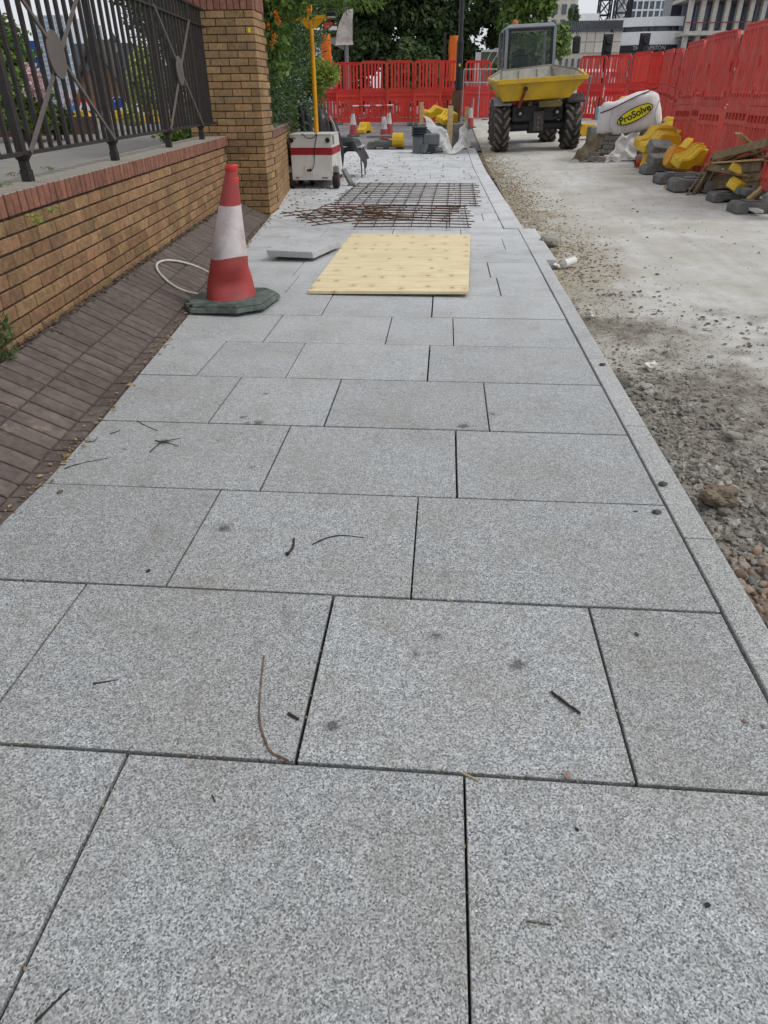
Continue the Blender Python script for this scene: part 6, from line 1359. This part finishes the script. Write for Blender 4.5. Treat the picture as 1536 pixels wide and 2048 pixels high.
for j in range(7): MB().box((w_/2, 3.2, 3.4*(j+1)), (w_, 7.5, .4)).obj('floor_slab', CONC, cf); MB().box((w_/2, -.1, 3.4*(j+1)+1.0), (w_, .06, .08)).obj('edge_rail', M('edge_red', '#7d3a3f'), cf)
gm = MB().box((0, 0, 0), (1.5, .1, 2.4)).mesh('glazing'); gm.materials.append(GLS)
for j in range(7):
    for i in range(9): link('glazing', gm, None, cf, (w_*(i+.8)/9.6, 2.+random.random()*2, 3.4*j+1.7))
for j in (3, 4, 5):
    for i in range(5): MB().box((w_*(i+.6)/5.2, 1.0, 3.4*j+3.1), (.9, .3, .06)).obj('ceiling_light', M('site_light', '#e8eef2'), cf)
# traffic signals, orange covers, sign pole, hoarding
def signal(label, px, py, Y, lit=False):
    c = D(px, py, Y); t = thing('traffic_signal', label, 'traffic light', (c.x, c.y, zg(33))); z = c.z-zg(33)
    MB().cyl((0, .1, 0), (0, .1, z+.3), .06, n=10).obj('post', BLKP, t); MB().box((0, 0, z), (.36, .22, 1.0)).obj('head', BLKP, t, bevel=.03); MB().box((0, .06, z), (.42, .02, 1.1)).obj('backing_board', BLKP, t)
    for k in range(3):
        zk = z+.3-.3*k; MB().lathe([(.11, -.32), (.12, -.3), (.12, -.1), (.11, -.1)], 14, axis='y').obj('visor', BLKP, t, loc=(0, 0, zk))
        mt_ = M('lens_off', '#1d1d1b', rough=.3)
        if lit and k == 2:
            mt_, n_, b2 = nodes('lens_green'); b2.inputs['Base Color'].default_value = (.1, .5, .35, 1); b2.inputs['Emission Color'].default_value = (.35, 1, .75, 1); b2.inputs['Emission Strength'].default_value = 2.5
        MB().cyl((0, -.125, zk), (0, -.11, zk), .10, n=14).obj('lens', mt_, t)
    MB().cyl((.1, 0, z+.6), (.1, 0, z+.72), .06, n=8).obj('sensor', BLKP, t)
signal('black traffic light showing green behind the right-hand red barriers', 1287, 99, 34, True); signal('black traffic light in front of the crane masts', 1214, 99, 36)
ORG = M('orange_cover', '#e0701c', '#cf6417', 4, .6, bmp=.1)
for i, (x0, x1, y0, y1, Y) in enumerate([(641, 664, 66, 128, 34.5), (899, 918, 70, 128, 34.5)]):
    a, b_ = D(x0, y0, Y), D(x1, y1, Y); w_, h = b_.x-a.x, a.z-b_.z
    t = thing('covered_post', ['orange wrapped post behind the red barriers near the banner pole', 'orange wrapped post behind the lamp post'][i], 'post', ((a.x+b_.x)/2, Y, zg(33)))
    zt = a.z-zg(33); mb = MB(); N = 16; vs = []
    for k in range(7):
        for j in range(N):
            an = 6.283*j/N; rr = 1+.12*math.sin(3*an+k)+.05*math.sin(5*an-2*k); e = .8 if k == 6 else 1
            vs.append((w_*.5*rr*math.cos(an)*e, w_*.4*rr*math.sin(an)*e, lerp(zt-h-.6, zt-(.03 if k == 6 else .0), k/6)))
    mb.add(vs, [(k*N+j, k*N+(j+1) % N, (k+1)*N+(j+1) % N, (k+1)*N+j) for k in range(6) for j in range(N)]+[tuple(range(6*N, 7*N))]); mb.obj('cover', ORG, t, sm=True); MB().cyl((0, 0, 0), (0, 0, zt-h), .07, n=8).obj('post', STEEL, t)
c = D(894, 100, 34.4); tag(MB().tube([(0, 0, 0), (0, 0, c.z-zg(33)+.6)], .06, 8).obj('dark_post', BLKP, loc=(c.x-.1, c.y, zg(33))), 'short dark post left of the orange cover by the lamp post', 'post')
Y = 35.5; c = D(692, 60, Y); t = thing('sign_pole', 'grey sign pole with a torn white banner and a tilted panel', 'sign', (c.x, c.y, zg(33))); MB().cyl((0, 0, 0), (0, 0, 7), .09, n=10).obj('pole', STEEL, t)
o = crumple('torn_banner', lambda u, v_: (lerp(-.05, .28, u)-.35*(1-v_)*(1-u), -.15, D(690, lerp(92, 22, v_), Y).z-zg(33)), 0, M('torn_white', '#c9c3be', '#aaa39e', 8, .8), None, None, (0, 0, 0), amp=.16, seed=6, freq=1.7); o.parent = t
MB().hexa([(-.9, -.06, D(0, 92, Y).z-.45), (-.1, -.06, D(0, 110, Y).z-.45), (-.1, .0, D(0, 110, Y).z-.45), (-.9, 0, D(0, 92, Y).z-.45), (-.9, -.06, D(0, 88, Y).z-.4), (-.05, -.06, D(0, 88, Y).z-.4), (-.05, 0, D(0, 88, Y).z-.4), (-.9, 0, D(0, 88, Y).z-.4)]).obj('panel', M('panel_greygreen', '#8d938a', '#7d8379', 4, .7), t)
MB().box((-.75, -.05, D(0, 62, Y).z-.48), (.4, .04, .28)).obj('red_notice', SRED, t); MB().box((-.6, -.08, D(0, 66, Y).z-.48), (.45, .04, .14)).obj('white_notice', SWHITE, t)
Y = 39; a, b_ = D(952, 100, Y), D(1000, 172, Y); hb = thing('site_hoarding', 'pale framed hoarding panel with white scribble behind the wire fence', 'hoarding', (a.x, Y, zg(33))); w_ = b_.x-a.x; zt = a.z-zg(33)
MB().box((w_*.5, 0, zt/2), (w_, .08, zt)).obj('panel', M('hoarding_green', '#6f7568', '#5f665a', 2, .7, dirt='#4f6240', dscale=2), hb); MB().box((.12, -.06, zt/2), (.26, .06, zt)).obj('frame', SWHITE, hb); MB().box((w_/2, -.06, zt-.04), (w_, .06, .1)).obj('frame', SWHITE, hb)
zc_ = D(985, 120, Y).z-zg(33); ux = D(986, 120, Y).x-a.x
MB().tube(spline([Vector((ux+.35*math.cos(t_)*(1 if t_ < 6 else .6), -.06, zc_+.45*math.sin(t_*1.3))) for t_ in [i*.55 for i in range(14)]], 4), .022, 5).obj('scribble', SWHITE, hb)
# hoarding strip and parked works beyond the barriers so the far road is not empty
for i, (x0, x1, y0, Y, mt_) in enumerate([(1130, 1160, 138, 44, SWHITE)]):
    a, b_ = D(x0, y0, Y), D(x1, y0, Y); t = thing('white_van', 'white works van roof showing behind the barriers right of the dumper', 'van', (a.x-1.5, Y, zg(33)))
    MB().box((2, 1, (a.z-zg(33))/2+.2), (4.6, 1.9, a.z-zg(33)-.4)).obj('body', SWHITE, t, bevel=.15); MB().box((2, .03, a.z-zg(33)-.55), (3.8, .06, .5)).obj('window', GLSD, t)
    for x in (.6, 3.6): MB().lathe([(.15, -.1), (.34, -.1), (.34, .1), (.15, .1)], 18, axis='y').obj('wheel', TYRE, t, loc=(x, .1, .34))
